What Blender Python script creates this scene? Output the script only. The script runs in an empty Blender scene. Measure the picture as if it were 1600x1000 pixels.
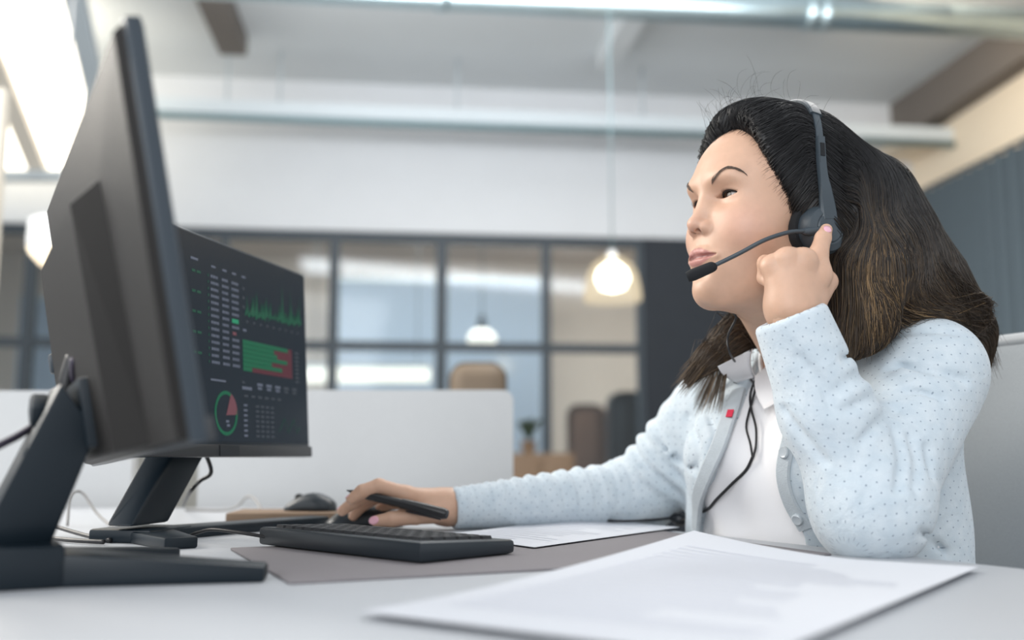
import bpy, bmesh, math, random
import numpy as np
from mathutils import Vector, Matrix

# ------------------------------------------------------------------ camera, world, lights, exposure
F = 1555.0
CAM = np.array([0.0, 0.0, 0.85])
PITCH = math.atan(205 / F)
scene = bpy.context.scene
col = scene.collection
cd = bpy.data.cameras.new('camera'); cam = bpy.data.objects.new('camera', cd); col.objects.link(cam)
cd.sensor_width = 36; cd.lens = F / 1600 * 36
cam.location = CAM; cam.rotation_euler = (math.pi / 2 + PITCH, 0, 0)
cd.clip_start = 0.02
cd.dof.use_dof = True; cd.dof.focus_distance = 1.20; cd.dof.aperture_fstop = 2.1; cd.dof.aperture_blades = 0
scene.camera = cam

world = bpy.data.worlds.new('world'); scene.world = world; world.use_nodes = True
world.node_tree.nodes['Background'].inputs[0].default_value = (0.90, 0.95, 1.0, 1)
world.node_tree.nodes['Background'].inputs[1].default_value = 0.98

def area_light(name, loc, target, sx, sy, power, color):
    l = bpy.data.lights.new(name, 'AREA'); l.shape = 'RECTANGLE'; l.size = sx; l.size_y = sy
    l.energy = power; l.color = color
    o = bpy.data.objects.new(name, l); col.objects.link(o); o.location = loc
    d = Vector(target) - Vector(loc); o.rotation_euler = d.to_track_quat('-Z', 'Y').to_euler()
    return o
# daylight from the tall windows behind the photographer, added fill lamps for the hall, ceiling, beige wall and inner room
area_light('window_daylight', (-1.5, -2.4, 2.5), (0.3, 1.4, 0.95), 3.2, 2.2, 88, (0.95, 0.975, 1.0))
area_light('rooflight_daylight', (-3.4, 2.5, 3.0), (0.3, 1.4, 0.85), 2.2, 1.8, 175, (1.0, 0.95, 0.87))
area_light('hall_fill_light', (0.9, 3.4, 3.5), (0.9, 3.6, 0), 2.5, 1.2, 65, (1.0, 0.97, 0.93))  # unseen lamp added to brighten the hall
area_light('ceiling_fill_light', (0.4, 4.3, 2.75), (0.6, 5.2, 3.6), 4.0, 0.25, 52, (0.95, 0.98, 1.0))  # added to lift the ceiling; no fitting hangs here
area_light('beige_wall_fill_light', (2.6, 5.2, 3.45), (4.3, 6.2, 3.0), 1.6, 0.3, 16, (1.0, 0.86, 0.66))  # warm fill added for the beige wall, without a fitting
area_light('inner_room_fill_light', (0.0, 9.0, 2.95), (0.0, 9.5, 0), 5.0, 0.8, 165, (1.0, 0.95, 0.88))  # added so the closed room behind the glass is not dark
vs = scene.view_settings
vs.view_transform = 'Standard'; vs.look = 'None'; vs.gamma = 1.0; vs.use_curve_mapping = False
vs.exposure = 0.0

# ------------------------------------------------------------------ pixel helpers (1600x1000 frame)
_fw = np.array([0, math.cos(PITCH), math.sin(PITCH)]); _up = np.array([0, -math.sin(PITCH), math.cos(PITCH)])
def ray(px, py):
    return _fw + np.array([(px - 800) / F, 0, 0]) + _up * ((500 - py) / F)
def P(px, py, d):                      # point seen at a pixel, d metres in front of the camera (world y)
    r = ray(px, py); return CAM + r * (d / r[1])
def PZ(px, py, z):                     # point seen at a pixel on the level z
    r = ray(px, py); return CAM + r * ((z - CAM[2]) / r[2])
def proj(p):
    q = np.asarray(p, float) - CAM; d = q @ _fw
    return 800 + F * q[0] / d, 500 - F * (q @ _up) / d
V = lambda *a: np.array(a, float)

# ------------------------------------------------------------------ object helpers
def tag(o, label=None, cat=None, group=None, kind=None):
    if label: o['label'] = label
    if cat: o['category'] = cat
    if group: o['group'] = group
    if kind: o['kind'] = kind
    return o
def empty(name, loc=(0, 0, 0), rz=0, **k):
    o = bpy.data.objects.new(name, None); col.objects.link(o); o.location = loc; o.rotation_euler = (0, 0, rz)
    o.empty_display_size = 0.05
    return tag(o, **k)
def link(name, me, mat=None, parent=None, **k):
    o = bpy.data.objects.new(name, me); col.objects.link(o)
    if mat is not None and not me.materials: me.materials.append(mat)
    if parent is not None:
        o.parent = parent
        k.pop('cat', None)
    return tag(o, **k)
def np_mesh(name, v, f, smooth=True):
    me = bpy.data.meshes.new(name)
    v = np.asarray(v, np.float32); f = np.asarray(f, np.int32)
    n = f.shape[1]
    me.vertices.add(len(v)); me.vertices.foreach_set('co', v.ravel())
    me.loops.add(f.size); me.loops.foreach_set('vertex_index', f.ravel())
    me.polygons.add(len(f)); me.polygons.foreach_set('loop_start', np.arange(0, f.size, n, dtype=np.int32))
    me.polygons.foreach_set('loop_total', np.full(len(f), n, np.int32))
    me.update(calc_edges=True); me.validate()
    if smooth: me.polygons.foreach_set('use_smooth', np.ones(len(me.polygons), bool))
    return me
def bm_mesh(name, bm, smooth=False):
    me = bpy.data.meshes.new(name); bmesh.ops.recalc_face_normals(bm, faces=bm.faces)
    bm.to_mesh(me); bm.free()
    if smooth:
        me.polygons.foreach_set('use_smooth', np.ones(len(me.polygons), bool))
        try: me.set_sharp_from_angle(angle=math.radians(40))
        except Exception: pass
    return me
def add_box(bm, c, s, M=None, bevel=0.0, seg=2):
    r = bmesh.ops.create_cube(bm, size=1)
    vs_ = r['verts']
    bmesh.ops.scale(bm, vec=s, verts=vs_); bmesh.ops.translate(bm, vec=c, verts=vs_)
    if bevel > 0:
        es = list({e for v in vs_ for e in v.link_edges})
        rr = bmesh.ops.bevel(bm, geom=es, offset=bevel, segments=seg, affect='EDGES', profile=0.5)
        vs_ = list({v for f in rr['faces'] for v in f.verts} | {v for v in vs_ if v.is_valid})
    if M is not None: bmesh.ops.transform(bm, matrix=M, verts=[v for v in vs_ if v.is_valid])
    return vs_
def box(name, c, s, mat, parent=None, bevel=0.0, seg=2, M=None, **k):
    bm = bmesh.new(); add_box(bm, c, s, M, bevel, seg)
    return link(name, bm_mesh(name, bm, bevel > 0), mat, parent, **k)
def prism(name, pts, z0, z1, mat, parent=None, bevel=0.0, **k):      # polygon in xy extruded in z
    bm = bmesh.new()
    vs_ = [bm.verts.new((p[0], p[1], z0)) for p in pts]
    f = bm.faces.new(vs_)
    r = bmesh.ops.extrude_face_region(bm, geom=[f])
    bmesh.ops.translate(bm, vec=(0, 0, z1 - z0), verts=[g for g in r['geom'] if isinstance(g, bmesh.types.BMVert)])
    if bevel > 0: bmesh.ops.bevel(bm, geom=bm.edges[:], offset=bevel, segments=2, affect='EDGES', profile=0.5)
    return link(name, bm_mesh(name, bm, bevel > 0), mat, parent, **k)
def hull8(name, pts, mat, parent=None, bevel=0.0, **k):              # 8 corner solid: 4 bottom, 4 top
    bm = bmesh.new(); v = [bm.verts.new(p) for p in pts]
    for q in ((3, 2, 1, 0), (4, 5, 6, 7), (0, 1, 5, 4), (1, 2, 6, 5), (2, 3, 7, 6), (3, 0, 4, 7)): bm.faces.new([v[i] for i in q])
    if bevel > 0: bmesh.ops.bevel(bm, geom=bm.edges[:], offset=bevel, segments=2, affect='EDGES', profile=0.5)
    return link(name, bm_mesh(name, bm, bevel > 0), mat, parent, **k)
def lathe(name, prof, mat, parent=None, seg=32, loc=(0, 0, 0), M=None, **k):
    bm = bmesh.new(); rings = []
    for r, z in prof:
        rings.append([bm.verts.new((r * math.cos(2 * math.pi * i / seg), r * math.sin(2 * math.pi * i / seg), z)) for i in range(seg)] if r > 1e-6 else [bm.verts.new((0, 0, z))])
    for a, b in zip(rings, rings[1:]):
        for i in range(seg):
            j = (i + 1) % seg
            if len(a) == 1 and len(b) == 1: continue
            if len(a) == 1: bm.faces.new((a[0], b[i], b[j]))
            elif len(b) == 1: bm.faces.new((a[i], a[j], b[0]))
            else: bm.faces.new((a[i], a[j], b[j], b[i]))
    if M is not None: bm.transform(M)
    o = link(name, bm_mesh(name, bm, True), mat, parent, **k); o.location = loc
    return o
def catmull(pts, n=8):
    pts = np.asarray(pts, float)
    if len(pts) < 3:
        t = np.linspace(0, 1, n + 1)[:, None]; return pts[0] * (1 - t) + pts[-1] * t
    q = np.vstack([2 * pts[0] - pts[1], pts, 2 * pts[-1] - pts[-2]]); out = []
    for i in range(1, len(q) - 2):
        p0, p1, p2, p3 = q[i - 1:i + 3]
        for t in np.arange(n) / n:
            out.append(0.5 * (2 * p1 + (p2 - p0) * t + (2 * p0 - 5 * p1 + 4 * p2 - p3) * t * t + (3 * p1 - p0 - 3 * p2 + p3) * t ** 3))
    out.append(q[-2]); return np.array(out)
def tube_arrays(paths, rads, sides=6, caps=True):
    """paths: list of (n,3); rads: list of (n,) -> verts, quads"""
    Vv, Ff, base = [], [], 0
    ang = np.arange(sides) * 2 * np.pi / sides
    for p, r in zip(paths, rads):
        p = np.asarray(p, float); n = len(p); r = np.broadcast_to(np.asarray(r, float), (n,))
        t = np.gradient(p, axis=0); t /= np.linalg.norm(t, axis=1)[:, None] + 1e-12
        ref = np.array([0, 0, 1.0]) if abs(t[0, 2]) < 0.9 else np.array([1.0, 0, 0])
        u = np.cross(t, ref); u /= np.linalg.norm(u, axis=1)[:, None] + 1e-12
        for i in range(1, n):                          # keep the frame from flipping
            c = u[i - 1] - t[i] * (u[i - 1] @ t[i]); c /= np.linalg.norm(c) + 1e-12; u[i] = c
        w = np.cross(t, u)
        ring = p[:, None, :] + r[:, None, None] * (np.cos(ang)[None, :, None] * u[:, None, :] + np.sin(ang)[None, :, None] * w[:, None, :])
        Vv.append(ring.reshape(-1, 3))
        i = np.arange(n - 1)[:, None] * sides; j = np.arange(sides)[None, :]; k = (j + 1) % sides
        Ff.append((np.stack([i + j, i + k, i + sides + k, i + sides + j], -1) + base).reshape(-1, 4))
        base += n * sides
    return np.vstack(Vv), np.vstack(Ff)
def tube(name, pts, r, mat, parent=None, sides=8, n=8, raw=False, **k):
    p = np.asarray(pts, float) if raw else catmull(pts, n)
    rr = np.interp(np.linspace(0, 1, len(p)), np.linspace(0, 1, len(r)), r) if hasattr(r, '__len__') else np.full(len(p), r)
    # rounded ends
    v, f = tube_arrays([p], [rr], sides)
    me_v = np.vstack([v, p[:1], p[-1:]]); a, b = len(v), len(v) + 1; m = len(v) - sides
    me = bpy.data.meshes.new(name)
    faces = [tuple(q) for q in f] + [(a, (i + 1) % sides, i) for i in range(sides)] + [(b, m + i, m + (i + 1) % sides) for i in range(sides)]
    me.from_pydata([tuple(x) for x in me_v], [], faces)
    me.polygons.foreach_set('use_smooth', np.ones(len(me.polygons), bool))
    return link(name, me, mat, parent, **k)
def copy_tree(o, parent=None):
    c = o.copy(); col.objects.link(c); c.parent = parent
    for ch in list(o.children): copy_tree(ch, c)
    return c

# ------------------------------------------------------------------ materials
def mat(name, color, rough=0.5, metal=0.0, noise=0.0, nscale=60, bump=0.0, bscale=200, emit=None, estr=0, trans=0, alpha=1, sheen=0, coat=0, spec=0.5):
    m = bpy.data.materials.new(name); m.use_nodes = True
    nt = m.node_tree; b = nt.nodes['Principled BSDF']
    b.inputs['Base Color'].default_value = (*color, 1); b.inputs['Roughness'].default_value = rough; b.inputs['Metallic'].default_value = metal
    b.inputs['Specular IOR Level'].default_value = spec
    if trans: b.inputs['Transmission Weight'].default_value = trans
    if alpha < 1: b.inputs['Alpha'].default_value = alpha
    if sheen: b.inputs['Sheen Weight'].default_value = sheen
    if coat: b.inputs['Coat Weight'].default_value = coat
    if emit: b.inputs['Emission Color'].default_value = (*emit, 1); b.inputs['Emission Strength'].default_value = estr
    if noise or bump:
        tc = nt.nodes.new('ShaderNodeTexCoord')
    if noise:
        n = nt.nodes.new('ShaderNodeTexNoise'); n.inputs['Scale'].default_value = nscale; n.inputs['Detail'].default_value = 4
        nt.links.new(tc.outputs['Object'], n.inputs['Vector'])
        mx = nt.nodes.new('ShaderNodeMixRGB'); mx.blend_type = 'MIX'
        mx.inputs[1].default_value = (*[c * (1 - noise) for c in color], 1); mx.inputs[2].default_value = (*[min(1, c * (1 + noise)) for c in color], 1)
        nt.links.new(n.outputs['Fac'], mx.inputs[0]); nt.links.new(mx.outputs[0], b.inputs['Base Color'])
    if bump:
        n2 = nt.nodes.new('ShaderNodeTexNoise'); n2.inputs['Scale'].default_value = bscale; n2.inputs['Detail'].default_value = 3
        nt.links.new(tc.outputs['Object'], n2.inputs['Vector'])
        bp = nt.nodes.new('ShaderNodeBump'); bp.inputs['Strength'].default_value = bump; bp.inputs['Distance'].default_value = 0.002
        nt.links.new(n2.outputs['Fac'], bp.inputs['Height']); nt.links.new(bp.outputs['Normal'], b.inputs['Normal'])
    return m
MT = {}
MT['plaster'] = mat('white_plaster', (0.74, 0.76, 0.79), 0.8, noise=0.03, nscale=3)
MT['ceiling'] = mat('grey_ceiling', (0.66, 0.69, 0.71), 0.85, noise=0.05, nscale=2)
MT['beige'] = mat('beige_wall', (0.86, 0.74, 0.58), 0.8, noise=0.03, nscale=2)
MT['dark_steel'] = mat('dark_steel_frame', (0.045, 0.06, 0.075), 0.5, noise=0.1)
MT['charcoal'] = mat('charcoal_panel', (0.022, 0.028, 0.038), 0.7, noise=0.1, nscale=8)
MT['galv'] = mat('galvanised_steel', (0.42, 0.52, 0.56), 0.32, 0.85, noise=0.12, nscale=9)
MT['pipe'] = mat('painted_pipe', (0.20, 0.30, 0.33), 0.5, 0.2)
MT['tray'] = mat('white_tray', (0.70, 0.76, 0.80), 0.5, 0.1)
MT['beam'] = mat('brown_grey_beam', (0.16, 0.14, 0.125), 0.7, noise=0.1)
MT['floor'] = mat('grey_floor', (0.30, 0.29, 0.28), 0.6, noise=0.1, nscale=4)
MT['curtain'] = mat('blue_grey_curtain', (0.110, 0.145, 0.172), 0.9, noise=0.08, nscale=30)
MT['desk'] = mat('white_laminate', (0.46, 0.475, 0.50), 0.45, noise=0.015, nscale=12)
MT['desk_edge'] = mat('desk_leg_steel', (0.55, 0.56, 0.57), 0.4, 0.3)
MT['mat'] = mat('grey_desk_mat', (0.215, 0.197, 0.206), 0.75, noise=0.04, nscale=300, bump=0.1, bscale=900)
MT['screen_panel'] = mat('white_screen_panel', (0.60, 0.605, 0.605), 0.7, noise=0.02, nscale=40)
MT['black_plastic'] = mat('black_plastic', (0.020, 0.023, 0.028), 0.42, noise=0.08, nscale=200)
MT['back_plastic'] = mat('monitor_back_plastic', (0.0105, 0.0092, 0.0085), 0.45, noise=0.1, nscale=500, bump=0.12, bscale=1800, spec=0.20)
MT['edge_plastic'] = mat('monitor_edge_plastic', (0.030, 0.042, 0.055), 0.35)
MT['stand'] = mat('monitor_stand_plastic', (0.006, 0.0125, 0.019), 0.40, spec=0.35)
MT['bezel'] = mat('monitor_bezel', (0.035, 0.037, 0.040), 0.4)
MT['screen'] = mat('dark_display', (0.008, 0.010, 0.013), 0.25, emit=(0.010, 0.014, 0.020), estr=1.0)
MT['ui_text'] = mat('display_text', (0, 0, 0), 0.5, emit=(0.16, 0.19, 0.26), estr=0.60)
MT['ui_dim'] = mat('display_dim_text', (0, 0, 0), 0.5, emit=(0.05, 0.065, 0.085), estr=0.70)
MT['ui_green'] = mat('display_green', (0, 0, 0), 0.5, emit=(0.0, 0.16, 0.075), estr=0.62)
MT['ui_dgreen'] = mat('display_dark_green', (0, 0, 0), 0.5, emit=(0.002, 0.075, 0.042), estr=0.80)
MT['ui_bright'] = mat('display_bright_green', (0, 0, 0), 0.5, emit=(0.02, 0.40, 0.20), estr=0.60)
MT['ui_red'] = mat('display_maroon', (0, 0, 0), 0.5, emit=(0.13, 0.026, 0.045), estr=0.60)
MT['ui_pink'] = mat('display_pink', (0, 0, 0), 0.5, emit=(0.28, 0.10, 0.13), estr=0.50)
MT['key'] = mat('black_keycap', (0.022, 0.023, 0.026), 0.5, noise=0.1, nscale=300)
MT['kbd'] = mat('keyboard_case', (0.016, 0.023, 0.030), 0.38)
MT['paper'] = mat('white_paper', (0.63, 0.645, 0.685), 0.8)
MT['ink'] = mat('printed_grey_line', (0.60, 0.62, 0.69), 0.8)
MT['headset'] = mat('headset_plastic', (0.042, 0.056, 0.068), 0.42, noise=0.05, nscale=300)
MT['foam'] = mat('black_foam', (0.012, 0.013, 0.015), 0.95, bump=0.4, bscale=1500)
MT['cable'] = mat('black_cable', (0.012, 0.012, 0.014), 0.45)
MT['cable_purple'] = mat('dark_violet_cable', (0.06, 0.05, 0.075), 0.5)
MT['cable_grey'] = mat('grey_cable', (0.30, 0.29, 0.28), 0.6)
MT['pen'] = mat('black_pen', (0.010, 0.010, 0.011), 0.30)
MT['wood'] = mat('brown_wood', (0.20, 0.13, 0.08), 0.6, noise=0.2, nscale=20)
MT['tan'] = mat('tan_leather', (0.17, 0.125, 0.085), 0.6, noise=0.1, nscale=30)
MT['dark_leather'] = mat('dark_leather', (0.018, 0.016, 0.016), 0.5)
MT['rust'] = mat('russet_fabric', (0.14, 0.075, 0.05), 0.9, noise=0.1)
MT['cream'] = mat('cream_paint', (0.80, 0.74, 0.64), 0.6)
MT['lamp_white'] = mat('white_lamp_shade', (0.8, 0.82, 0.84), 0.5)
MT['glow'] = mat('lit_bulb', (1, 1, 1), 0.5, emit=(1.0, 0.86, 0.62), estr=14)
MT['glow_soft'] = mat('lit_opal_glass', (0.9, 0.85, 0.75), 0.4, emit=(1.0, 0.80, 0.52), estr=1.3)
MT['tube_glow'] = mat('lit_tube', (1, 1, 1), 0.5, emit=(1.0, 0.84, 0.64), estr=1.25)
MT['skylight'] = mat('sunlit_rooflight_glass', (1, 1, 1), 0.5, emit=(1.0, 0.90, 0.74), estr=2.6)
MT['frame_light'] = mat('pale_blue_frame', (0.50, 0.56, 0.60), 0.5)
MT['blind'] = mat('pale_blue_blind', (0.52, 0.60, 0.70), 0.8)
_nt = MT['blind'].node_tree; _tl = _nt.nodes.new('ShaderNodeBsdfTranslucent'); _tl.inputs[0].default_value = (0.60, 0.66, 0.74, 1); _mx = _nt.nodes.new('ShaderNodeMixShader'); _mx.inputs[0].default_value = 0.45
_nt.links.new(_nt.nodes['Principled BSDF'].outputs[0], _mx.inputs[1]); _nt.links.new(_tl.outputs[0], _mx.inputs[2]); _nt.links.new(_mx.outputs[0], _nt.nodes['Material Output'].inputs[0])
MT['inner_wall'] = mat('inner_room_wall', (0.68, 0.58, 0.50), 0.85, noise=0.1, nscale=1.5)
MT['chair_mesh'] = mat('light_grey_mesh', (0.30, 0.32, 0.335), 0.85, noise=0.25, nscale=900)
MT['chair_frame'] = mat('grey_chair_frame', (0.32, 0.335, 0.35), 0.5)
MT['leaf'] = mat('dark_leaf', (0.03, 0.05, 0.025), 0.6)
MT['skin_nail'] = mat('pink_nail_polish', (0.80, 0.42, 0.50), 0.22, coat=0.6)
MT['eye_white'] = mat('eye_white', (0.46, 0.42, 0.41), 0.5, spec=0.2)
MT['iris'] = mat('dark_brown_iris', (0.016, 0.009, 0.006), 0.32, spec=0.35)
MT['lash'] = mat('black_lash', (0.010, 0.008, 0.008), 0.6)
MT['brow'] = mat('dark_brown_brow', (0.085, 0.060, 0.047), 0.8)
MT['white_cotton'] = mat('white_cotton', (0.88, 0.87, 0.88), 0.85, bump=0.15, bscale=60)
MT['button'] = mat('pearl_grey_button', (0.50, 0.54, 0.57), 0.25, coat=0.5)
MT['red_tag'] = mat('red_tag', (0.60, 0.02, 0.06), 0.7)
MT['trouser'] = mat('dark_trouser', (0.03, 0.035, 0.05), 0.85)
def glass_mat(name, tint, mix):
    m = bpy.data.materials.new(name); m.use_nodes = True; nt = m.node_tree; nt.nodes.clear()
    o = nt.nodes.new('ShaderNodeOutputMaterial'); t = nt.nodes.new('ShaderNodeBsdfTransparent'); g = nt.nodes.new('ShaderNodeBsdfGlossy'); mx = nt.nodes.new('ShaderNodeMixShader')
    t.inputs[0].default_value = (*tint, 1); g.inputs['Roughness'].default_value = 0.08; mx.inputs[0].default_value = mix
    nt.links.new(t.outputs[0], mx.inputs[1]); nt.links.new(g.outputs[0], mx.inputs[2]); nt.links.new(mx.outputs[0], o.inputs[0])
    return m
MT['glass'] = glass_mat('partition_glass', (0.86, 0.92, 0.95), 0.03)
MT['lamp_glass'] = glass_mat('clear_lamp_glass', (1.0, 0.93, 0.82), 0.10)

# ------------------------------------------------------------------ the setting
RA = math.radians(6.5)
RU = V(math.cos(RA), math.sin(RA), 0); RV = V(-math.sin(RA), math.cos(RA), 0)
RROT = Matrix.Rotation(RA, 4, 'Z')
def RM(s, t, z): return RU * s + RV * t + V(0, 0, z)
def PT(px, py, T):
    r = ray(px, py); k = (T - CAM @ RV) / (r @ RV); return CAM + r * k
def PS(px, py, S):
    r = ray(px, py); k = (S - CAM @ RU) / (r @ RU); return CAM + r * k
def s_at(px, T): return PT(px, 500, T) @ RU
def z_at(px, py, T): return PT(px, py, T)[2]
def rbox(name, s0, s1, t0, t1, z0, z1, m, parent=None, bevel=0, **k):
    return box(name, ((s0 + s1) / 2, (t0 + t1) / 2, (z0 + z1) / 2), (s1 - s0, t1 - t0, z1 - z0), m, parent, bevel, M=RROT, **k)
ST = dict(kind='structure')
TW = 7.5
zs = z_at(700, 364, TW)               # underside of the white wall above the glazing
ZC = 3.68
SR = 4.15
rbox('floor', -7, 4.4, -3.0, 11.4, -0.05, 0.0, MT['floor'], **ST)
rbox('ceiling', -7, SR + 0.2, 2.6, TW + 0.2, ZC, ZC + 0.1, MT['ceiling'], **ST)
rbox('wall_rear', -7, SR, TW, TW + 0.2, zs, ZC, MT['plaster'], **ST)
rbox('wall_right', SR, SR + 0.15, 2.2, TW + 0.2, 0, ZC, MT['beige'], **ST)
sd = s_at(1008, TW)
rbox('wall_rear_dark', sd, SR, TW, TW + 0.15, 0, zs, MT['charcoal'], label='charcoal wall panel beside the glazed partition', **ST)
hull8('trim_1', [RM(SR - .16, 2.2, 3.50), RM(SR, 2.2, 3.50), RM(SR, TW, 3.33), RM(SR - .16, TW, 3.33), RM(SR - .16, 2.2, ZC), RM(SR, 2.2, ZC), RM(SR, TW, ZC), RM(SR - .16, TW, ZC)], MT['beam'], label='dark beam along the top of the beige wall', **ST)
rbox('trim_2', s_at(1385, TW), SR, TW - 0.5, TW, 3.20, 3.28, MT['beige'], label='beige ledge in the far corner', **ST)
for i, (px, hw) in enumerate(((352, 0.09), (962, 0.07))):
    s = PT(px, 90, 6.4) @ RU
    rbox('trim_%d' % (i + 3), s - hw, s + hw, 2.6, 6.7, ZC - 0.14, ZC, MT['beam'] if i == 0 else MT['ceiling'], label='ceiling rib running towards the desks', **ST)

# glazed partition: frame, mullions, rails and panes
gp = empty('window_1', RM(s_at(400, TW), TW + 0.05, 0), RA, kind='structure', label='dark steel framed glass partition below the white wall')
def gbox(name, s0, s1, z0, z1, m, dt=0.06, parent=gp, t=TW + 0.06):
    so = s_at(400, TW); to = TW + 0.05
    return box(name, ((s0 + s1) / 2 - so, t - to, (z0 + z1) / 2), (s1 - s0, dt, z1 - z0), m, parent)
sl = -6.5
gbox('top_rail', sl, sd, zs - 0.075, zs, MT['dark_steel'])
zm = z_at(700, 541, TW)
gbox('middle_rail', sl, sd, zm - 0.035, zm + 0.035, MT['dark_steel'])
gbox('bottom_rail', sl, sd, 0, 0.1, MT['dark_steel'])
mull = [(-330, 9), (-150, 9), (40, 8), (185, 8), (345, 6), (520, 8), (690, 9), (855, 7), (1004, 6)]
cuts = [sl]
for px, w in mull:
    s = s_at(px, TW); hw = w * TW / F
    gbox('mullion', s - hw, s + hw, 0.1, zs - 0.075, MT['dark_steel'], 0.08); cuts.append(s)
for a, b in zip(cuts, cuts[1:]):
    for z0, z1 in ((0.1, zm - 0.035), (zm + 0.035, zs - 0.075)):
        gbox('pane', a + 0.03, b - 0.03, z0, z1, MT['glass'], 0.012)

# the room behind the glass
rbox('wall_inner_back', -7, SR, 11.2, 11.35, 0, 3.05, MT['inner_wall'], label='brownish back wall of the room behind the glass', **ST)
rbox('wall_inner_right', SR - 0.1, SR, TW + 0.2, 11.2, 0, 3.05, MT['inner_wall'], **ST)
rbox('wall_inner_left', -7, -6.9, TW + 0.2, 11.2, 0, 3.05, MT['inner_wall'], **ST)
rbox('ceiling_inner', -7, SR, TW + 0.2, 11.2, 3.0, 3.05, MT['inner_wall'], **ST)
TB = 10.3
def blinds(px0, px1, py, label):
    s0, s1 = s_at(px0, TB), s_at(px1, TB); z1 = z_at((px0 + px1) / 2, py, TB)
    r = empty('vertical_blind', RM((s0 + s1) / 2, TB, z1), RA, label=label, cat='blind', group='vertical blinds behind the glass')
    w = s1 - s0
    box('head_rail', (0, 0, 0.02), (w, 0.05, 0.05), MT['frame_light'], r)
    n = max(3, int(w / 0.088)); me = None
    for i in range(n):
        x = -w / 2 + (i + 0.5) * w / n
        if me is None:
            o = box('slat', (0, 0, -(z1 - 0.004) / 2), (w / n * 1.02, 0.004, z1 - 0.004), MT['blind'], r); me = o.data
        else: o = link('slat', me, None, r)
        o.location = (x, 0, 0); o.rotation_euler = (0, 0, math.radians(16))
blinds(526, 682, 441, 'pale blue vertical blind behind the glass, left of the small round lamp')
blinds(699, 850, 441, 'pale blue vertical blind behind the glass, with the small round lamp before it')
blinds(30, 130, 470, 'pale blue vertical blind behind the glass, at the left beside the cream post')

# cable tray with pipe and hanger rods, round duct
tr = empty('cable_tray', RM(0, 6.9, 0), RA, label='pale cable tray with a thin grey-green pipe under the ceiling', cat='cable tray')
zt = z_at(660, 199, 6.9)
box('tray', (0, 0.05, zt + 0.09), (SR + 6.9, 0.16, 0.10), MT['tray'], tr).location = ((SR - 6.9) / 2, 0, 0)
tube('pipe', [(-6.9, -0.06, zt), (SR - 0.02, -0.06, zt)], 0.026, MT['pipe'], tr, n=2)
for px in (340, 425, 712, 1012):
    s = s_at(px, 6.9)
    tube('hanger_rod', [(s, 0.04, zt + 0.14), (s, 0.04, ZC)], 0.010, MT['frame_light'], tr, n=2, sides=6)
zd = z_at(1300, 22, 5.1)
du = empty('air_duct', RM(0, 5.1, zd), RA, label='round galvanised air duct under the ceiling', cat='duct')
tube('duct_pipe', [(-1.2, 0, 0), (SR - 0.15, 0, 0)], 0.088, MT['galv'], du, n=2, sides=32)
for s in (0.2, s_at(1285, 5.1), 2.35):
    tube('coupling', [(s - 0.035, 0, 0), (s + 0.035, 0, 0)], 0.096, MT['galv'], du, n=2, sides=32)
    tube('hanger_rod', [(s, 0, 0.09), (s, 0, ZC - zd)], 0.007, MT['pipe'], du, n=2, sides=6)

# tall curtain along the right wall
def curtain():
    n, m = 420, 3; t0, t1 = 3.2, 7.35; zt_, zb = 2.86, 0.02
    tt = np.linspace(t0, t1, n); rng = np.random.RandomState(3)
    ph = np.cumsum(0.9 + 0.35 * np.sin(tt * 2.1) + 0.2 * rng.rand(n)) * (t1 - t0) / n * 2 * np.pi / 0.17
    off = 0.035 * np.sin(ph)
    vs_, fs = [], []
    for k, z in enumerate((zt_, 1.4, zb)):
        for side in (0, 0.006):
            for i in range(n): vs_.append(RM(SR - 0.09 + off[i] * (0.8 + 0.2 * k) + side, tt[i], z))
    R = lambda k, s: (k * 2 + s) * n
    for k in range(2):
        for s in (0, 1):
            for i in range(n - 1): fs.append((R(k, s) + i, R(k, s) + i + 1, R(k + 1, s) + i + 1, R(k + 1, s) + i))
    for k in (0, 2):
        for i in range(n - 1): fs.append((R(k, 0) + i, R(k, 0) + i + 1, R(k, 1) + i + 1, R(k, 1) + i))
    return np_mesh('curtain', vs_, fs)
c = empty('curtain', RM(SR - 0.09, 5, 0), label='tall blue-grey pleated curtain along the beige wall', cat='curtain')
o = link('fabric', curtain(), MT['curtain'], c); o.matrix_parent_inverse = Matrix.Translation(-Vector(RM(SR - 0.09, 5, 0)))
tube('curtain_rail', [RM(SR - 0.09, 3.2, 2.88), RM(SR - 0.09, 7.36, 2.88)], 0.014, MT['dark_steel'], c, n=2).matrix_parent_inverse = o.matrix_parent_inverse

# sunlit rooflight at the upper left
def quadslab(name, a, b, c_, d, th, m, parent=None, **k):
    a, b, c_, d = map(np.asarray, (a, b, c_, d)); n = np.cross(b - a, d - a); n = n / np.linalg.norm(n) * th
    return hull8(name, [a, b, c_, d, a + n, b + n, c_ + n, d + n], m, parent, **k)
rl = empty('window_2', P(20, 272, 6.7), kind='structure', label='sunlit leaning rooflight at the upper left')
inv = Matrix.Translation(-Vector(P(20, 272, 6.7)))
g = quadslab('pane', P(-420, 272, 6.75), P(172, 272, 6.75), P(96, -38, 5.55), P(-420, -38, 5.55), 0.02, MT['skylight'], rl)
g2 = quadslab('window_frame', P(170, 276, 6.68), P(192, 276, 6.68), P(130, -38, 5.5), P(96, -38, 5.5), 0.06, MT['frame_light'], rl)
g3 = quadslab('glazing_bar', P(52, 272, 6.6), P(80, 272, 6.6), P(-22, 10, 5.75), P(-56, 10, 5.75), 0.05, MT['cream'], rl)
g4 = quadslab('window_sill', P(-420, 285, 6.6), P(192, 285, 6.6), P(192, 270, 6.6), P(-420, 270, 6.6), 0.08, MT['frame_light'], rl)
for q in (g, g2, g3, g4): q.matrix_parent_inverse = inv
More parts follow.
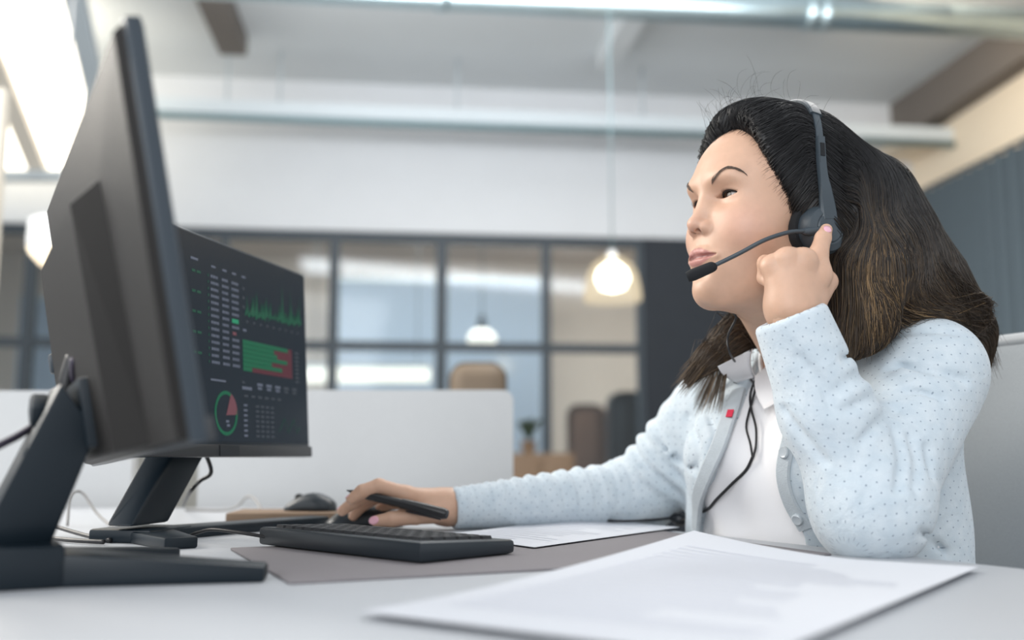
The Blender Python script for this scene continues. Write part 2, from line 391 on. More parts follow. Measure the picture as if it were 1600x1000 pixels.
pp = P(3, 140, 3.2)
po = empty('post', (pp[0], pp[1], 0), label='slim cream post standing at the left edge', cat='post')
box('shaft', (0, 0, pp[2] / 2), (0.042, 0.042, pp[2]), MT['cream'], po, bevel=0.004)
box('foot', (0, 0, 0.01), (0.16, 0.16, 0.02), MT['cream'], po, bevel=0.004)

# ------------------------------------------------------------------ lamps
def opal(name, colr, e, tr_):
    m = bpy.data.materials.new(name); m.use_nodes = True; nt = m.node_tree; nt.nodes.clear()
    o = nt.nodes.new('ShaderNodeOutputMaterial'); t = nt.nodes.new('ShaderNodeBsdfTransparent'); em = nt.nodes.new('ShaderNodeEmission'); mx = nt.nodes.new('ShaderNodeMixShader')
    em.inputs[0].default_value = (*colr, 1); em.inputs[1].default_value = e; mx.inputs[0].default_value = tr_
    nt.links.new(t.outputs[0], mx.inputs[1]); nt.links.new(em.outputs[0], mx.inputs[2]); nt.links.new(mx.outputs[0], o.inputs[0]); return m
MT['opal'] = opal('lit_frosted_glass', (1.0, 0.84, 0.58), 0.85, 0.62)
def dome_pendant(c, r, h, ztop, label):
    o = empty('pendant_lamp', (c[0], c[1], c[2]), label=label, cat='lamp', group='pendant lamps')
    prof = [(r * 0.96, -h * 0.5), (r, -h * 0.42), (r * 0.97, -h * 0.2), (r * 0.86, h * 0.12), (r * 0.66, h * 0.34), (r * 0.36, h * 0.47), (r * 0.12, h * 0.5)]
    lathe('lamp_shade', prof, MT['opal'], o)
    lathe('bulb', [(0, -h * 0.30), (r * 0.42, -h * 0.22), (r * 0.60, 0), (r * 0.50, h * 0.20), (r * 0.2, h * 0.36), (0, h * 0.4)], MT['glow'], o, seg=20)
    lathe('lamp_cap', [(0, h * 0.62), (0.02, h * 0.62), (0.03, h * 0.5), (r * 0.16, h * 0.47), (0, h * 0.47)], MT['lamp_white'], o, seg=16)
    tube('cord', [(0, 0, h * 0.6), (0, 0, ztop - c[2])], 0.0035, MT['pipe'], o, n=2, sides=5)
dome_pendant(P(957, 436, 5.0), 0.148, 0.235, ZC, 'large lit glass dome pendant lamp before the charcoal panel')
c = P(753, 530, 8.6)
o = empty('pendant_lamp', c, label='small lit oval pendant lamp with a black cap behind the glass', cat='lamp', group='pendant lamps')
lathe('lamp_globe', [(0, -0.085), (0.07, -0.08), (0.115, -0.04), (0.125, 0), (0.11, 0.045), (0.06, 0.085), (0, 0.09)], MT['tube_glow'], o, seg=24)
lathe('lamp_cap', [(0.045, 0.08), (0.05, 0.10), (0.035, 0.15), (0.02, 0.22), (0, 0.22)], MT['dark_steel'], o, seg=16)
tube('cord', [(0, 0, 0.2), (0, 0, 3.0 - c[2])], 0.006, MT['dark_steel'], o, n=2, sides=5)
c = P(92, 372, 4.3)
o = empty('pendant_lamp', c, label='white drum pendant lamp with a warm inside, left of the near monitor', cat='lamp', group='pendant lamps')
lathe('lamp_shade', [(0.10, 0.085), (0.125, 0.07), (0.128, -0.05), (0.122, -0.05), (0.118, 0.065), (0, 0.07)], MT['lamp_white'], o)
lathe('lamp_diffuser', [(0.124, -0.048), (0.115, -0.075), (0.07, -0.125), (0.0, -0.14)], MT['glow_soft'], o)
tube('cord', [(0, 0, 0.08), (0, 0, ZC - c[2])], 0.005, MT['lamp_white'], o, n=2, sides=5)
a, b = P(470, 588, 8.8), P(672, 585, 8.8)  # glowing bar stands in for a reflection in the glass
o = empty('reflection_bar', (a + b) / 2, label='long bright bar behind the glass in place of a reflection', cat='lamp')
L_ = np.linalg.norm(b - a)
box('light_bar', (0, 0, 0), (L_, 0.06, 0.13), MT['tube_glow'], o, bevel=0.02)
box('housing', (0, 0, 0.085), (L_ + 0.02, 0.07, 0.04), MT['lamp_white'], o, bevel=0.005)
for sx in (-1, 1): tube('cord', [(sx * L_ * 0.4, 0, 0.1), (sx * L_ * 0.4, 0, 3.0 - (a[2] + b[2]) / 2)], 0.004, MT['dark_steel'], o, n=2, sides=5)

# ------------------------------------------------------------------ furniture far behind
def lounge_chair(name, base, h, w, m, label, cat='chair', rz=0):
    o = empty(name, base, rz, label=label, cat=cat)
    bm = bmesh.new(); add_box(bm, (0, 0, h * 0.70), (w, 0.10, h * 0.60), None, min(w * 0.3, 0.14), 6)
    link('backrest', bm_mesh('backrest', bm, True), m, o)
    box('seat', (0, -0.24, 0.43), (w, 0.46, 0.11), m, o, bevel=0.04, seg=3)
    for sx in (-1, 1):
        for sy in (0, -1): tube('leg', [(sx * w * 0.4, -0.03 + sy * 0.4, 0.38), (sx * w * 0.43, 0.0 + sy * 0.44, 0)], 0.016, MT['dark_steel'], o, n=2)
    return o
b0 = P(747, 566, 3.6)
lounge_chair('high_back_chair', (b0[0], b0[1], 0), b0[2], 0.21, MT['tan'], 'tan rounded high-back chair behind the white screen', rz=math.pi)
b0 = P(985, 612, 8.6); lounge_chair('high_back_chair', (b0[0], b0[1], 0), b0[2], 0.40, MT['dark_leather'], 'dark high-back chair behind the glass below the dome lamp', rz=0.2)
b0 = P(917, 632, 9.2); lounge_chair('high_back_chair', (b0[0], b0[1], 0), b0[2], 0.36, MT['rust'], 'russet high-back chair behind the glass, left of the dark one', rz=-0.3)
b0 = P(845, 708, 6.6)
o = empty('sideboard', (b0[0], b0[1], 0), label='low brown wooden sideboard before the glass', cat='cabinet')
box('body', (0, 0, b0[2] / 2 + 0.03), (0.42, 0.38, b0[2] - 0.06), MT['wood'], o, bevel=0.006)
for sx in (-1, 1):
    box('door', (sx * 0.1, -0.197, b0[2] / 2 + 0.03), (0.19, 0.014, b0[2] - 0.12), MT['wood'], o, bevel=0.003)
    for sy in (-1, 1): box('leg', (sx * 0.18, sy * 0.15, 0.03), (0.03, 0.03, 0.06), MT['dark_steel'], o)
pl = P(826, 706, 6.6)
o = empty('potted_plant', (pl[0], pl[1], b0[2]), label='small dark potted plant on the brown sideboard', cat='plant')
lathe('pot', [(0, 0), (0.04, 0), (0.055, 0.08), (0.048, 0.08), (0.04, 0.07), (0, 0.07)], MT['wood'], o, seg=16)
rnd = random.Random(5)
for i in range(14):
    an = rnd.uniform(0, 6.28); le = rnd.uniform(0.07, 0.14)
    p0 = V(0, 0, 0.07); p1 = p0 + V(math.cos(an) * le * 0.4, math.sin(an) * le * 0.4, le); p2 = p0 + V(math.cos(an) * le * 0.8, math.sin(an) * le * 0.8, le * 1.1)
    tube('leaf', [p0, p1, p2], [0.004, 0.014, 0.001], MT['leaf'], o, sides=4, n=3)

# ------------------------------------------------------------------ desk, screens, mat
ZD = 0.735
EA = math.radians(29.5); E1 = V(math.cos(EA), math.sin(EA), 0); E2 = V(-math.sin(EA), math.cos(EA), 0)
def EP(a, b, z=ZD): return E1 * a + E2 * b + V(0, 0, z)
DF = 0.935; DB = -0.32; YE = 2.08
def edge_at_y(e1, y): return E1[:2] * e1 + E2[:2] * ((y - E1[1] * e1) / E2[1])
desk = empty('desk', (*((EP(DF, -0.45) + EP(DB, -0.45))[:2] / 2), 0), label='long white laminate desk carrying the monitors, keyboard and papers', cat='desk')
dinv = Matrix.Translation(-Vector(desk.location))
def dparts(o): o.matrix_parent_inverse = dinv; return o
dparts(prism('table_top', [EP(DF, -0.45)[:2], edge_at_y(DF, YE), edge_at_y(DB, YE), EP(DB, -0.45)[:2]], ZD - 0.026, ZD, MT['desk'], desk, bevel=0.0025))
for e1 in (DF - 0.12, DB + 0.12):
    for e2 in (-0.35, 1.9):
        p = EP(e1, e2); 
        if p[1] > YE - 0.1: p = EP(e1, 1.55)
        dparts(box('leg', (p[0], p[1], (ZD - 0.026) / 2), (0.06, 0.06, ZD - 0.026), MT['desk_edge'], desk, bevel=0.004))
def screen_panel(px0, px1, py, d, label):
    a, b = P(px0, py, d), P(px1, py, d); zt_ = a[2]
    o = empty('partition_screen', ((a[0] + b[0]) / 2, d, 0), label=label, cat='partition', group='white partition screens')
    w = b[0] - a[0]
    bm = bmesh.new(); add_box(bm, (0, 0, (zt_ + 0.12) / 2), (w, 0.03, zt_ - 0.12))
    es = [e for e in bm.edges if abs(e.verts[0].co.x - e.verts[1].co.x) < 1e-6 and abs(e.verts[0].co.z - e.verts[1].co.z) < 1e-6]
    bmesh.ops.bevel(bm, geom=es, offset=0.022, segments=5, affect='EDGES', profile=0.5)
    link('panel', bm_mesh('panel', bm, True), MT['screen_panel'], o)
    for sx in (-0.36, 0.36):
        box('foot', (sx * w, 0, 0.065), (0.05, 0.28, 0.13), MT['desk_edge'], o, bevel=0.004)
screen_panel(-150, 216, 611, 2.14, 'white partition screen behind the near monitor, at the left')
screen_panel(318, 802, 610, 2.14, 'white partition screen between the far monitor and the woman')
m0 = PZ(452, 914, ZD); MA = math.radians(24)
o = empty('desk_mat', m0, MA, label='thin grey desk mat under the keyboard', cat='desk mat')
box('mat', (0.30, 0.17, 0.00125), (0.60, 0.34, 0.0025), MT['mat'], o, bevel=0.001)
ZM = ZD + 0.0025

# ------------------------------------------------------------------ monitors
MS = 1.08
def rotm(yaw, tilt, roll):
    return Matrix.Rotation(yaw, 4, 'Z') @ Matrix.Rotation(tilt, 4, 'X') @ Matrix.Rotation(roll, 4, 'Y')
def rel(p): return CAM + (np.array(p) - V(0, 0, 0.86)) * MS
MW, MH = 0.49 * MS, 0.285 * MS
def make_monitor(c, yaw, tilt, roll, base_apex, tips, neck_low, label, ui, neck_t=0.030, bh=0.030):
    """panel frame: x = width, y = towards the viewer of the display, z = up; c = centre of the panel's back face"""
    root = empty('monitor', (c[0], c[1], ZD), label=label, cat='monitor', group='desk monitors')
    inv = Matrix.Translation(-Vector((c[0], c[1], ZD)))
    R = Matrix.Translation(Vector(c)) @ rotm(yaw, tilt, roll)
    def put(o):
        if o.parent is root: o.matrix_parent_inverse = inv
        return o
    th = 0.013
    put(box('panel', (0, th / 2, 0), (MW, th, MH), MT['edge_plastic'], root, bevel=0.0025, M=R))
    # back housing: shallow wedge, deepest in the lower middle
    def hs(x, y, z): return R @ Vector((x, y, z))
    z0, z1, z2 = -MH / 2 + 0.002, -MH / 2 + 0.215, MH / 2 - 0.004
    W2 = MW / 2
    bm = bmesh.new()
    ring = []
    # outline rings: full back, then raised plateau
    outer = [(-W2 + .003, z0), (W2 - .003, z0), (W2 - .003, z2), (-W2 + .003, z2)]
    inner = [(-W2 + .05, z0 + .004), (W2 - .14, z0 + .004), (W2 - .17, z1), (-W2 + .075, z1)]
    va = [bm.verts.new(hs(x, 0.0005, z)) for x, z in outer]
    vb = [bm.verts.new(hs(x, -0.007, z)) for x, z in [(-W2 + .009, z0 + .003), (W2 - .009, z0 + .003), (W2 - .009, z2 - .006), (-W2 + .009, z2 - .006)]]
    vc = [bm.verts.new(hs(x, -0.009, z)) for x, z in [(-W2 + .03, z0 + .004), (W2 - .10, z0 + .004), (W2 - .14, z1 + .012), (-W2 + .05, z1 + .012)]]
    vd = [bm.verts.new(hs(x, -0.030, z)) for x, z in inner]
    for A, B in ((va, vb), (vb, vc), (vc, vd)):
        for i in range(4): bm.faces.new((A[i], A[(i + 1) % 4], B[(i + 1) % 4], B[i]))
    bm.faces.new(vd); bm.faces.new(va[::-1])
    h = link('back_housing', bm_mesh('back_housing', bm), MT['back_plastic'], root); put(h)
    # vent grille on the housing's lower end
    bm = bmesh.new()
    for i in range(11): add_box(bm, (-W2 + .045, -0.016, z0 + .012 + i * .0032), (.004, .022, .0016), R)
    put(link('vent_grille', bm_mesh('vent_grille', bm), MT['bezel'], root, kind='stuff'))
    put(box('menu_joystick', (-W2 + .055, -0.027, z0 + 0.115), (.012, .012, .022), MT['edge_plastic'], root, bevel=0.003, M=R))
    # display and lower bezel strip
    bz = 0.017
    scr = box('display', (0, th + 0.0006, bz / 2), (MW - 0.012, 0.0016, MH - bz - 0.008), MT['screen'], root, M=R); put(scr)
    strip = box('bezel_strip', (0, th + 0.0015, -MH / 2 + bz / 2), (MW, 0.006, bz), MT['bezel'], root, bevel=0.001, M=R); put(strip)
    pl_ = box('logo_plate', (0.0, th + 0.005, -MH / 2 + bz / 2), (0.052, 0.0015, bz * 0.9), MT['black_plastic'], root, M=R); put(pl_)
    if ui: make_ui(R, th, scr, inv)
    # mount, neck, V base
    fwd = np.array((R.to_3x3() @ Vector((0, 1, 0)))); fwd[2] = 0; fwd /= np.linalg.norm(fwd); wid = np.array((fwd[1], -fwd[0], 0.0))
    mp = np.array(R @ Vector((0, -0.02, -MH / 2 + 0.045)))
    put(box('mount', (0, -0.021, -MH / 2 + 0.045), (0.085, 0.034, 0.062), MT['stand'], root, bevel=0.003, M=R))
    nl = np.array([*neck_low, ZD + 0.022]); top = mp - fwd * 0.018 + V(0, 0, 0.01)
    hw = wid * 0.040; tk = fwd * neck_t
    bot = nl
    put(hull8('stand_neck', [bot - hw - tk, bot + hw - tk, bot + hw + tk, bot - hw + tk,
                             top - hw - tk * .6 + V(0, 0, .015), top + hw - tk * .6 + V(0, 0, .015), top + hw + tk * .45 + V(0, 0, -.028), top - hw + tk * .45 + V(0, 0, -.028)], MT['stand'], root, bevel=0.004))
    clip = box('cable_clip', (0, 0, 0), (0.03, 0.016, 0.022), MT['stand'], root, bevel=0.004)
    q = bot * 0.12 + top * 0.88 - fwd * 0.024 + V(0, 0, .008); clip.location = Vector(q) - Vector(root.location); clip.rotation_euler = (0, 0.5, yaw)
    ap = np.array([*base_apex, ZD])
    aw = 0.048
    for k, t in enumerate(tips):
        t = np.array([*t, ZD]); d = (t - ap) / np.linalg.norm(t - ap); n = V(-d[1], d[0], 0)
        wa, wt = 0.034, 0.020
        z = V(0, 0, 1)
        a0 = ap - d * 0.02
        put(hull8('stand_leg', [a0 - n * wa, t - n * wt, t + n * wt, a0 + n * wa, a0 - n * wa + z * (bh - .002), t - n * wt + z * .014, t + n * wt + z * .014, a0 + n * wa + z * (bh - .002)], MT['stand'], root, bevel=0.003))
    a0 = ap - fwd * 0.03
    put(hull8('stand_base', [a0 - wid * aw - fwd * .02, a0 + wid * aw - fwd * .02, a0 + wid * aw + fwd * .07, a0 - wid * aw + fwd * .07] + [x + V(0, 0, bh) for x in (a0 - wid * aw - fwd * .02, a0 + wid * aw - fwd * .02, a0 + wid * aw + fwd * .07, a0 - wid * aw + fwd * .07)], MT['stand'], root, bevel=0.004))
    return root, R, inv

def make_ui(R, th, scr, inv):
    y = th + 0.0019
    W_, H_ = MW - 0.012, MH - 0.029
    x0 = -W_ / 2; zc = 0.0105; zt_ = zc + H_ / 2          # u: 0..1 left to right as seen by the user, v: 0..1 top to bottom
    # as seen from the front the user's left is +x of the panel frame
    def quad(bm, u0, u1, v0, v1, lift=0):
        pts = [(u0, v1), (u1, v1), (u1, v0), (u0, v0)]
        vs_ = [bm.verts.new(R @ Vector((W_ / 2 - u * W_, y + lift, zt_ - v * H_))) for u, v in pts]
        bm.faces.new(vs_)
    def poly(bm, pts, lift=0):
        bm.faces.new([bm.verts.new(R @ Vector((W_ / 2 - u * W_, y + lift, zt_ - v * H_))) for u, v in pts])
    def done(bm, name, m):
        return link(name, bm_mesh(name, bm), MT[m], scr, kind='stuff')
    rnd = random.Random(2)
    t, dm, g, dg, br, rd, pk = (bmesh.new() for _ in range(7))
    # number table: index column, three columns, header
    for r in range(14):
        v = 0.178 + r * 0.0335
        quad(dm, 0.10, 0.14, v, v + 0.009); quad(dm, 0.22, 0.27, v, v + 0.009)
        if r % 3 == 0: quad(dg, 0.335, 0.352, v, v + 0.013); quad(dg, 0.358, 0.378, v, v + 0.013)
        quad(dg, 0.412, 0.417, v, v + 0.013)
        for cx, w in ((0.427, 0.040), (0.485, 0.035), (0.536, 0.038)):
            if cx > 0.53 and r in (6, 8): continue
            x = cx
            while x < cx + w - 0.003:
                ww = rnd.uniform(0.005, 0.010); quad(t, x, min(x + ww, cx + w), v, v + 0.0140); x += ww + 0.002
    quad(br, 0.536, 0.572, 0.178 + 6 * .0335 - 0.004, 0.178 + 6 * .0335 + 0.018)
    quad(pk, 0.538, 0.558, 0.178 + 8 * .0335 - 0.002, 0.178 + 8 * .0335 + 0.015)
    for cx in (0.430, 0.488, 0.540, 0.593): quad(t, cx, cx + 0.022, 0.128, 0.139)
    quad(t, 0.330, 0.365, 0.118, 0.130)
    # spiky chart
    n = 52
    for i in range(n):
        u = 0.612 + i * 0.358 / n; hgt = 0.045 + 0.13 * abs(math.sin(i * 0.8) * math.cos(i * 0.37 + .4)) * (0.5 + rnd.random())
        if 22 < i < 28: hgt *= 0.3
        vb = 0.345 - 0.03 * (i / n) + rnd.uniform(-.012, .012)
        poly(dg if i % 3 else g, [(u - .003, vb), (u + .006, vb - .01), (u + .003, vb - hgt)])
    for i in range(9): quad(dm, 0.615 + i * 0.040, 0.627 + i * 0.040, 0.365 - i * .001, 0.377 - i * .001)
    for v in (0.19, 0.24, 0.29): quad(dm, 0.597, 0.607, v, v + 0.014)
    # stacked bars
    quad(t, 0.595, 0.615, 0.415, 0.428)
    ends = (0.87, 0.78, 0.80, 0.865, 0.765, 0.83, 0.645)
    for i, e in enumerate(ends):
        v = 0.472 + i * 0.0240
        quad(g, 0.593, e, v, v + 0.0225); quad(rd, e, 0.897, v, v + 0.0240)
    for i in range(8): quad(dm, 0.918, 0.942, 0.48 + i * .024, 0.492 + i * .024)
    # ring chart
    cu, cv, ru, rv = 0.497, 0.870, 0.060, 0.113
    for i in range(40):
        a0, a1 = [2 * math.pi * (i + k) / 40 for k in (0, 1)]
        if math.radians(0) < a0 < math.radians(62): continue
        f0, f1 = 1.0, 0.84
        poly(g, [(cu + ru * f0 * math.cos(a0), cv - rv * f0 * math.sin(a0)), (cu + ru * f0 * math.cos(a1), cv - rv * f0 * math.sin(a1)),
                 (cu + ru * f1 * math.cos(a1), cv - rv * f1 * math.sin(a1)), (cu + ru * f1 * math.cos(a0), cv - rv * f1 * math.sin(a0))])
    a = [math.radians(x) for x in range(-2, 68, 6)]
    poly(pk, [(cu, cv + .01)] + [(cu + ru * math.cos(x), cv - rv * math.sin(x)) for x in a])
    quad(t, cu - .002, cu + .014, cv + 0.035, cv + 0.047); quad(t, cu + .002, cu + .018, cv + 0.055, cv + 0.067)
    quad(t, 0.420, 0.497, 0.704, 0.714)
    # lower text block
    quad(t, 0.585, 0.64, 0.722, 0.738); quad(dm, 0.585, 0.60, 0.695, 0.706)
    for i in range(5): quad(t if i < 3 else dm, 0.672 + i * .055, 0.705 + i * .055, 0.695, 0.710); quad(t if i < 3 else dm, 0.675 + i * .055, 0.70 + i * .055, 0.716, 0.729)
    for i in range(6): quad(dm, 0.595 + i * .04, 0.618 + i * .04, 0.765, 0.777)
    for r in range(7):
        v = 0.815 + r * 0.0265; quad(t, 0.592, 0.612, v, v + .011)
        for i in range(4): quad(dm, 0.660 + i * .030, 0.680 + i * .030, v, v + .012)
    for i in range(7):
        u = 0.80 + i * .020; poly(dg, [(u, 0.95 - .04 * (i % 3)), (u + .02, 0.95 - .04 * ((i + 1) % 3)), (u + .02, 0.957 - .04 * ((i + 1) % 3)), (u, 0.957 - .04 * (i % 3))])
    for bm, nm, mm in ((t, 'screen_text', 'ui_text'), (dm, 'dim_screen_text', 'ui_dim'), (g, 'green_chart', 'ui_green'), (dg, 'dark_green_chart', 'ui_dgreen'),
                       (br, 'green_highlight', 'ui_bright'), (rd, 'maroon_bars', 'ui_red'), (pk, 'pink_sector', 'ui_pink')):
        done(bm, nm, mm)

c1 = rel((-0.350, 0.842, 0.994))
m1, R1, inv1 = make_monitor(c1, math.radians(-60.05), math.radians(10.6), math.radians(-2.5),
             PZ(12, 914, ZD)[:2], (PZ(416, 906, ZD)[:2], PZ(258, 876, ZD)[:2]), P(6, 862, 0.90)[:2],
             'black monitor seen from behind, nearest the camera', False, 0.030, 0.036)
# monitor 2 faces the other way: its display is on the side towards the right
c2 = rel((-0.381, 1.296, 0.994)) 
R2yaw = math.radians(75.76 - 180)
c2 = c2 - np.array([-math.sin(R2yaw), math.cos(R2yaw), 0]) * 0.014 + V(.246, .969, 0) * 0.012
ap2 = PZ(226, 844, ZD)
m2, R2, inv2 = make_monitor(c2, R2yaw, math.radians(3.6), math.radians(-0.3),
             ap2[:2], (PZ(283, 858, ZD)[:2], PZ(500, 820, ZD)[:2]), PZ(214, 846, ZD)[:2],
             'black monitor showing a dark dashboard of green charts and figures', True, 0.019, 0.017)

# ------------------------------------------------------------------ keyboard
A, B, Cc = PZ(403, 852, ZM), PZ(657, 882, ZM), PZ(815, 867, ZM)
kx = (A - B); KL = np.linalg.norm(kx); kx /= KL
ky = V(kx[1], -kx[0], 0); ky *= np.sign((Cc - B) @ ky); KD = (Cc - B) @ ky
kb = empty('keyboard', B + V(0, 0, 0), math.atan2(kx[1], kx[0]), label='black computer keyboard on the grey desk mat', cat='keyboard')
sg = 1 if np.cross(kx, ky)[2] > 0 else -1
hull8('case', [(0, 0, .001), (KL, 0, .001), (KL, sg * KD, .001), (0, sg * KD, .001), (0, 0, .022), (KL, 0, .022), (KL, sg * KD, .016), (0, sg * KD, .016)] if sg > 0 else
      [(0, sg * KD, .001), (KL, sg * KD, .001), (KL, 0, .001), (0, 0, .001), (0, sg * KD, .016), (KL, sg * KD, .016), (KL, 0, .022), (0, 0, .022)], MT['kbd'], kb, bevel=0.004)
bm = bmesh.new(); pk_ = 0.0192
rows, cols = 6, int((KL - 0.024) / pk_)
r = add_box(bm, (0, 0, 0.0035), (0.0158, 0.0158, 0.007))
for v in bm.verts:
    if v.co.z > 0.004: v.co.x *= 0.80; v.co.y *= 0.80
keyme = bm_mesh('keycap', bm); keyme.materials.append(MT['key'])
bm = bmesh.new(); add_box(bm, (0, 0, 0.0035), (0.0158 + pk_ * 4, 0.0158, 0.007))
for v in bm.verts:
    if v.co.z > 0.004: v.co.x *= 0.97; v.co.y *= 0.80
spaceme = bm_mesh('space_bar', bm); spaceme.materials.append(MT['key'])
slope = math.atan2(0.006, KD)
x0 = (KL - cols * pk_) / 2; ry = (KD - 0.030) / rows
for r in range(rows):
    y = 0.012 + (r + 0.5) * ry; zz = 0.022 - 0.006 * y / KD - 0.0035
    for c_ in range(cols):
        sp = r == rows - 1 and 6 <= c_ <= 10
        if sp and c_ != 8: continue
        o = link('space_bar' if sp else 'keycap', spaceme if sp else keyme, None, kb)
        o.location = (x0 + (c_ + 0.5) * pk_ , sg * y, zz); o.rotation_euler = (-sg * slope, 0, 0); o.scale = (1, min(1.0, ry / 0.0165), 1)
tube('keyboard_cable', [(KL - 0.02, sg * 0.004, .010), (KL + 0.02, -sg * 0.01, .014), (KL + 0.07, -sg * 0.02, .016), (KL + 0.11, -sg * 0.018, .010), (KL + 0.14, -sg * 0.018, .003)], 0.0022, MT['cable'], kb)

# ------------------------------------------------------------------ mice
def mouse_mesh(name):
    n, m = 20, 24; vs_, fs = [], []
    for i in range(n + 1):
        t = i / n; x = -0.055 + 0.110 * t
        w = 0.031 * (1 - abs(2 * t - 1) ** 3.2) ** 0.5 * (1.0 - 0.10 * math.sin(t * math.pi)) if 0 < t < 1 else 0.0
        hgt = 0.038 * (math.sin(math.pi * min(1, t * 0.9 + 0.08)) ** 0.75) * (0.82 + 0.18 * (1 - t)) if 0 < t < 1 else 0.004
        for j in range(m):
            a = math.pi * j / (m - 1)
            vs_.append((x, w * math.cos(a) * (1 + 0.08 * math.sin(a)), hgt * math.sin(a) ** 0.75 if 0 < j < m - 1 else 0.0))
    for i in range(n):
        for j in range(m - 1): fs.append((i * m + j, i * m + j + 1, (i + 1) * m + j + 1, (i + 1) * m + j))
        fs.append((i * m + m - 1, i * m, (i + 1) * m, (i + 1) * m + m - 1))
    return np_mesh(name, vs_, fs)
mp = PZ(566, 822, ZD)
mo = empty('computer_mouse', (mp[0] + 0.004, mp[1] - 0.012, ZD), math.radians(183), label='black computer mouse under the hand with the pen', cat='mouse', group='computer mice')
mme = mouse_mesh('mouse_body'); mme.materials.append(MT['kbd'])
link('body', mme, None, mo)
bm = bmesh.new(); bmesh.ops.create_cone(bm, cap_ends=True, segments=20, radius1=0.008, radius2=0.008, depth=0.007)
bm.transform(Matrix.Translation((0.025, 0, 0.0245)) @ Matrix.Rotation(math.pi / 2, 4, 'X'))
link('scroll_wheel', bm_mesh('scroll_wheel', bm, True), MT['foam'], mo)
mo.scale = (1.1, 1.1, 1.08)
tb = PZ(452, 813, ZD)
o = empty('wooden_board', (tb[0], tb[1], ZD), 0.05, label='thin brown board lying at the far end of the desk', cat='board')
box('board', (0, 0, 0.008), (0.185, 0.12, 0.016), MT['wood'], o, bevel=0.003)
m_2 = copy_tree(mo); m_2.location = (tb[0] + 0.035, tb[1], ZD + 0.016); m_2.rotation_euler = (0, 0, 2.9); m_2.scale = (0.85, 0.85, 0.85)
m_2['label'] = 'dark computer mouse on the brown board behind the hand'

# ------------------------------------------------------------------ pen
pa, pb = P(541, 766, 1.468), P(699, 804, 1.425)
pdir = (pb - pa); PLn = np.linalg.norm(pdir); pdir /= PLn
pen = empty('pen', pa, label='black pen held between the fingers of the mouse hand', cat='pen')
pen.rotation_euler = Vector(pdir).to_track_quat('Z', 'Y').to_euler()
lathe('barrel', [(0, 0.012), (0.004, 0.012), (0.0062, 0.035), (0.0066, PLn * 0.5), (0.0066, PLn * 0.62), (0, PLn * 0.62)], MT['pen'], pen, seg=18)
lathe('tip', [(0, 0), (0.0008, 0.001), (0.0035, 0.013), (0, 0.013)], MT['cable'], pen, seg=12)
lathe('cap', [(0, PLn * 0.56), (0.0076, PLn * 0.56), (0.0082, PLn * 0.7), (0.0080, PLn * 0.97), (0.006, PLn), (0, PLn)], MT['pen'], pen, seg=18)
box('clip', (0, -0.009, PLn * 0.78), (0.003, 0.002, PLn * 0.34), MT['black_plastic'], pen, bevel=0.0006)

# ------------------------------------------------------------------ papers
def sheet(name, corners, z, lift, label, lines=0, nx=18, ny=24, seedv=0):
    """corners: four points on the desk (a, b, c, d); lift(u, v) metres"""
    a, b, c_, d = [np.array(q, float) for q in corners]
    cc = (a + b + c_ + d) / 4
    o = empty(name, (cc[0], cc[1], z), label=label, cat='paper', group='paper sheets on the desk')
    def pt(u, v, e=0.0):
        p = (a * (1 - u) + b * u) * (1 - v) + (d * (1 - u) + c_ * u) * v
        return (p[0] - cc[0], p[1] - cc[1], lift(u, v) + e)
    vs_, fs = [], []
    for s in (0.0006, 0.0):
        for i in range(nx + 1):
            for j in range(ny + 1): vs_.append(pt(i / nx, j / ny, s))
    N = (nx + 1) * (ny + 1)
    for i in range(nx):
        for j in range(ny):
            q = [i * (ny + 1) + j, (i + 1) * (ny + 1) + j, (i + 1) * (ny + 1) + j + 1, i * (ny + 1) + j + 1]
            fs.append(q); fs.append([N + k for k in q[::-1]])
    link('sheet', np_mesh(name, vs_, fs), MT['paper'], o)
    if lines:
        bm = bmesh.new(); rnd = random.Random(seedv)
        for i in range(lines):
            v = 0.12 + i * 0.76 / lines; e = rnd.uniform(0.55, 0.92)
            for k in range(12):
                u0, u1 = 0.1 + (e - 0.1) * k / 12, 0.1 + (e - 0.1) * (k + 1) / 12
                bm.faces.new([bm.verts.new(pt(u, w, 0.0009)) for u, w in ((u0, v), (u1, v), (u1, v + 0.010), (u0, v + 0.010))])
        link('printed_lines', bm_mesh('printed_lines', bm), MT['ink'], o)
    return o
bumpf = lambda u, v, cu, cv, s, h: h * math.exp(-((u - cu) ** 2 + (v - cv) ** 2) / s)
sheet('paper_sheet', [PZ(690, 838, ZM), PZ(835, 858, ZM), PZ(1062, 826, ZM), PZ(905, 812, ZM)], ZM + 0.0005, lambda u, v: 0.001 + bumpf(u, v, 0.3, 0.75, .06, .004), 'white printed sheet under the sleeve of the mouse arm', 14, seedv=1)
sheet('paper_sheet', [PZ(560, 962, ZM), PZ(1180, 1040, ZM), PZ(1530, 890, ZM), PZ(1085, 864, ZM)], ZM + 0.0005,
      lambda u, v: 0.0015 + 0.022 * max(0, 1 - u * 1.6) ** 1.5 * max(0, (v - 0.15) / .85) ** 1.5 + bumpf(u, v, .45, .5, .05, .004), 'large white sheet with a lifted corner in the foreground', 22, seedv=2)

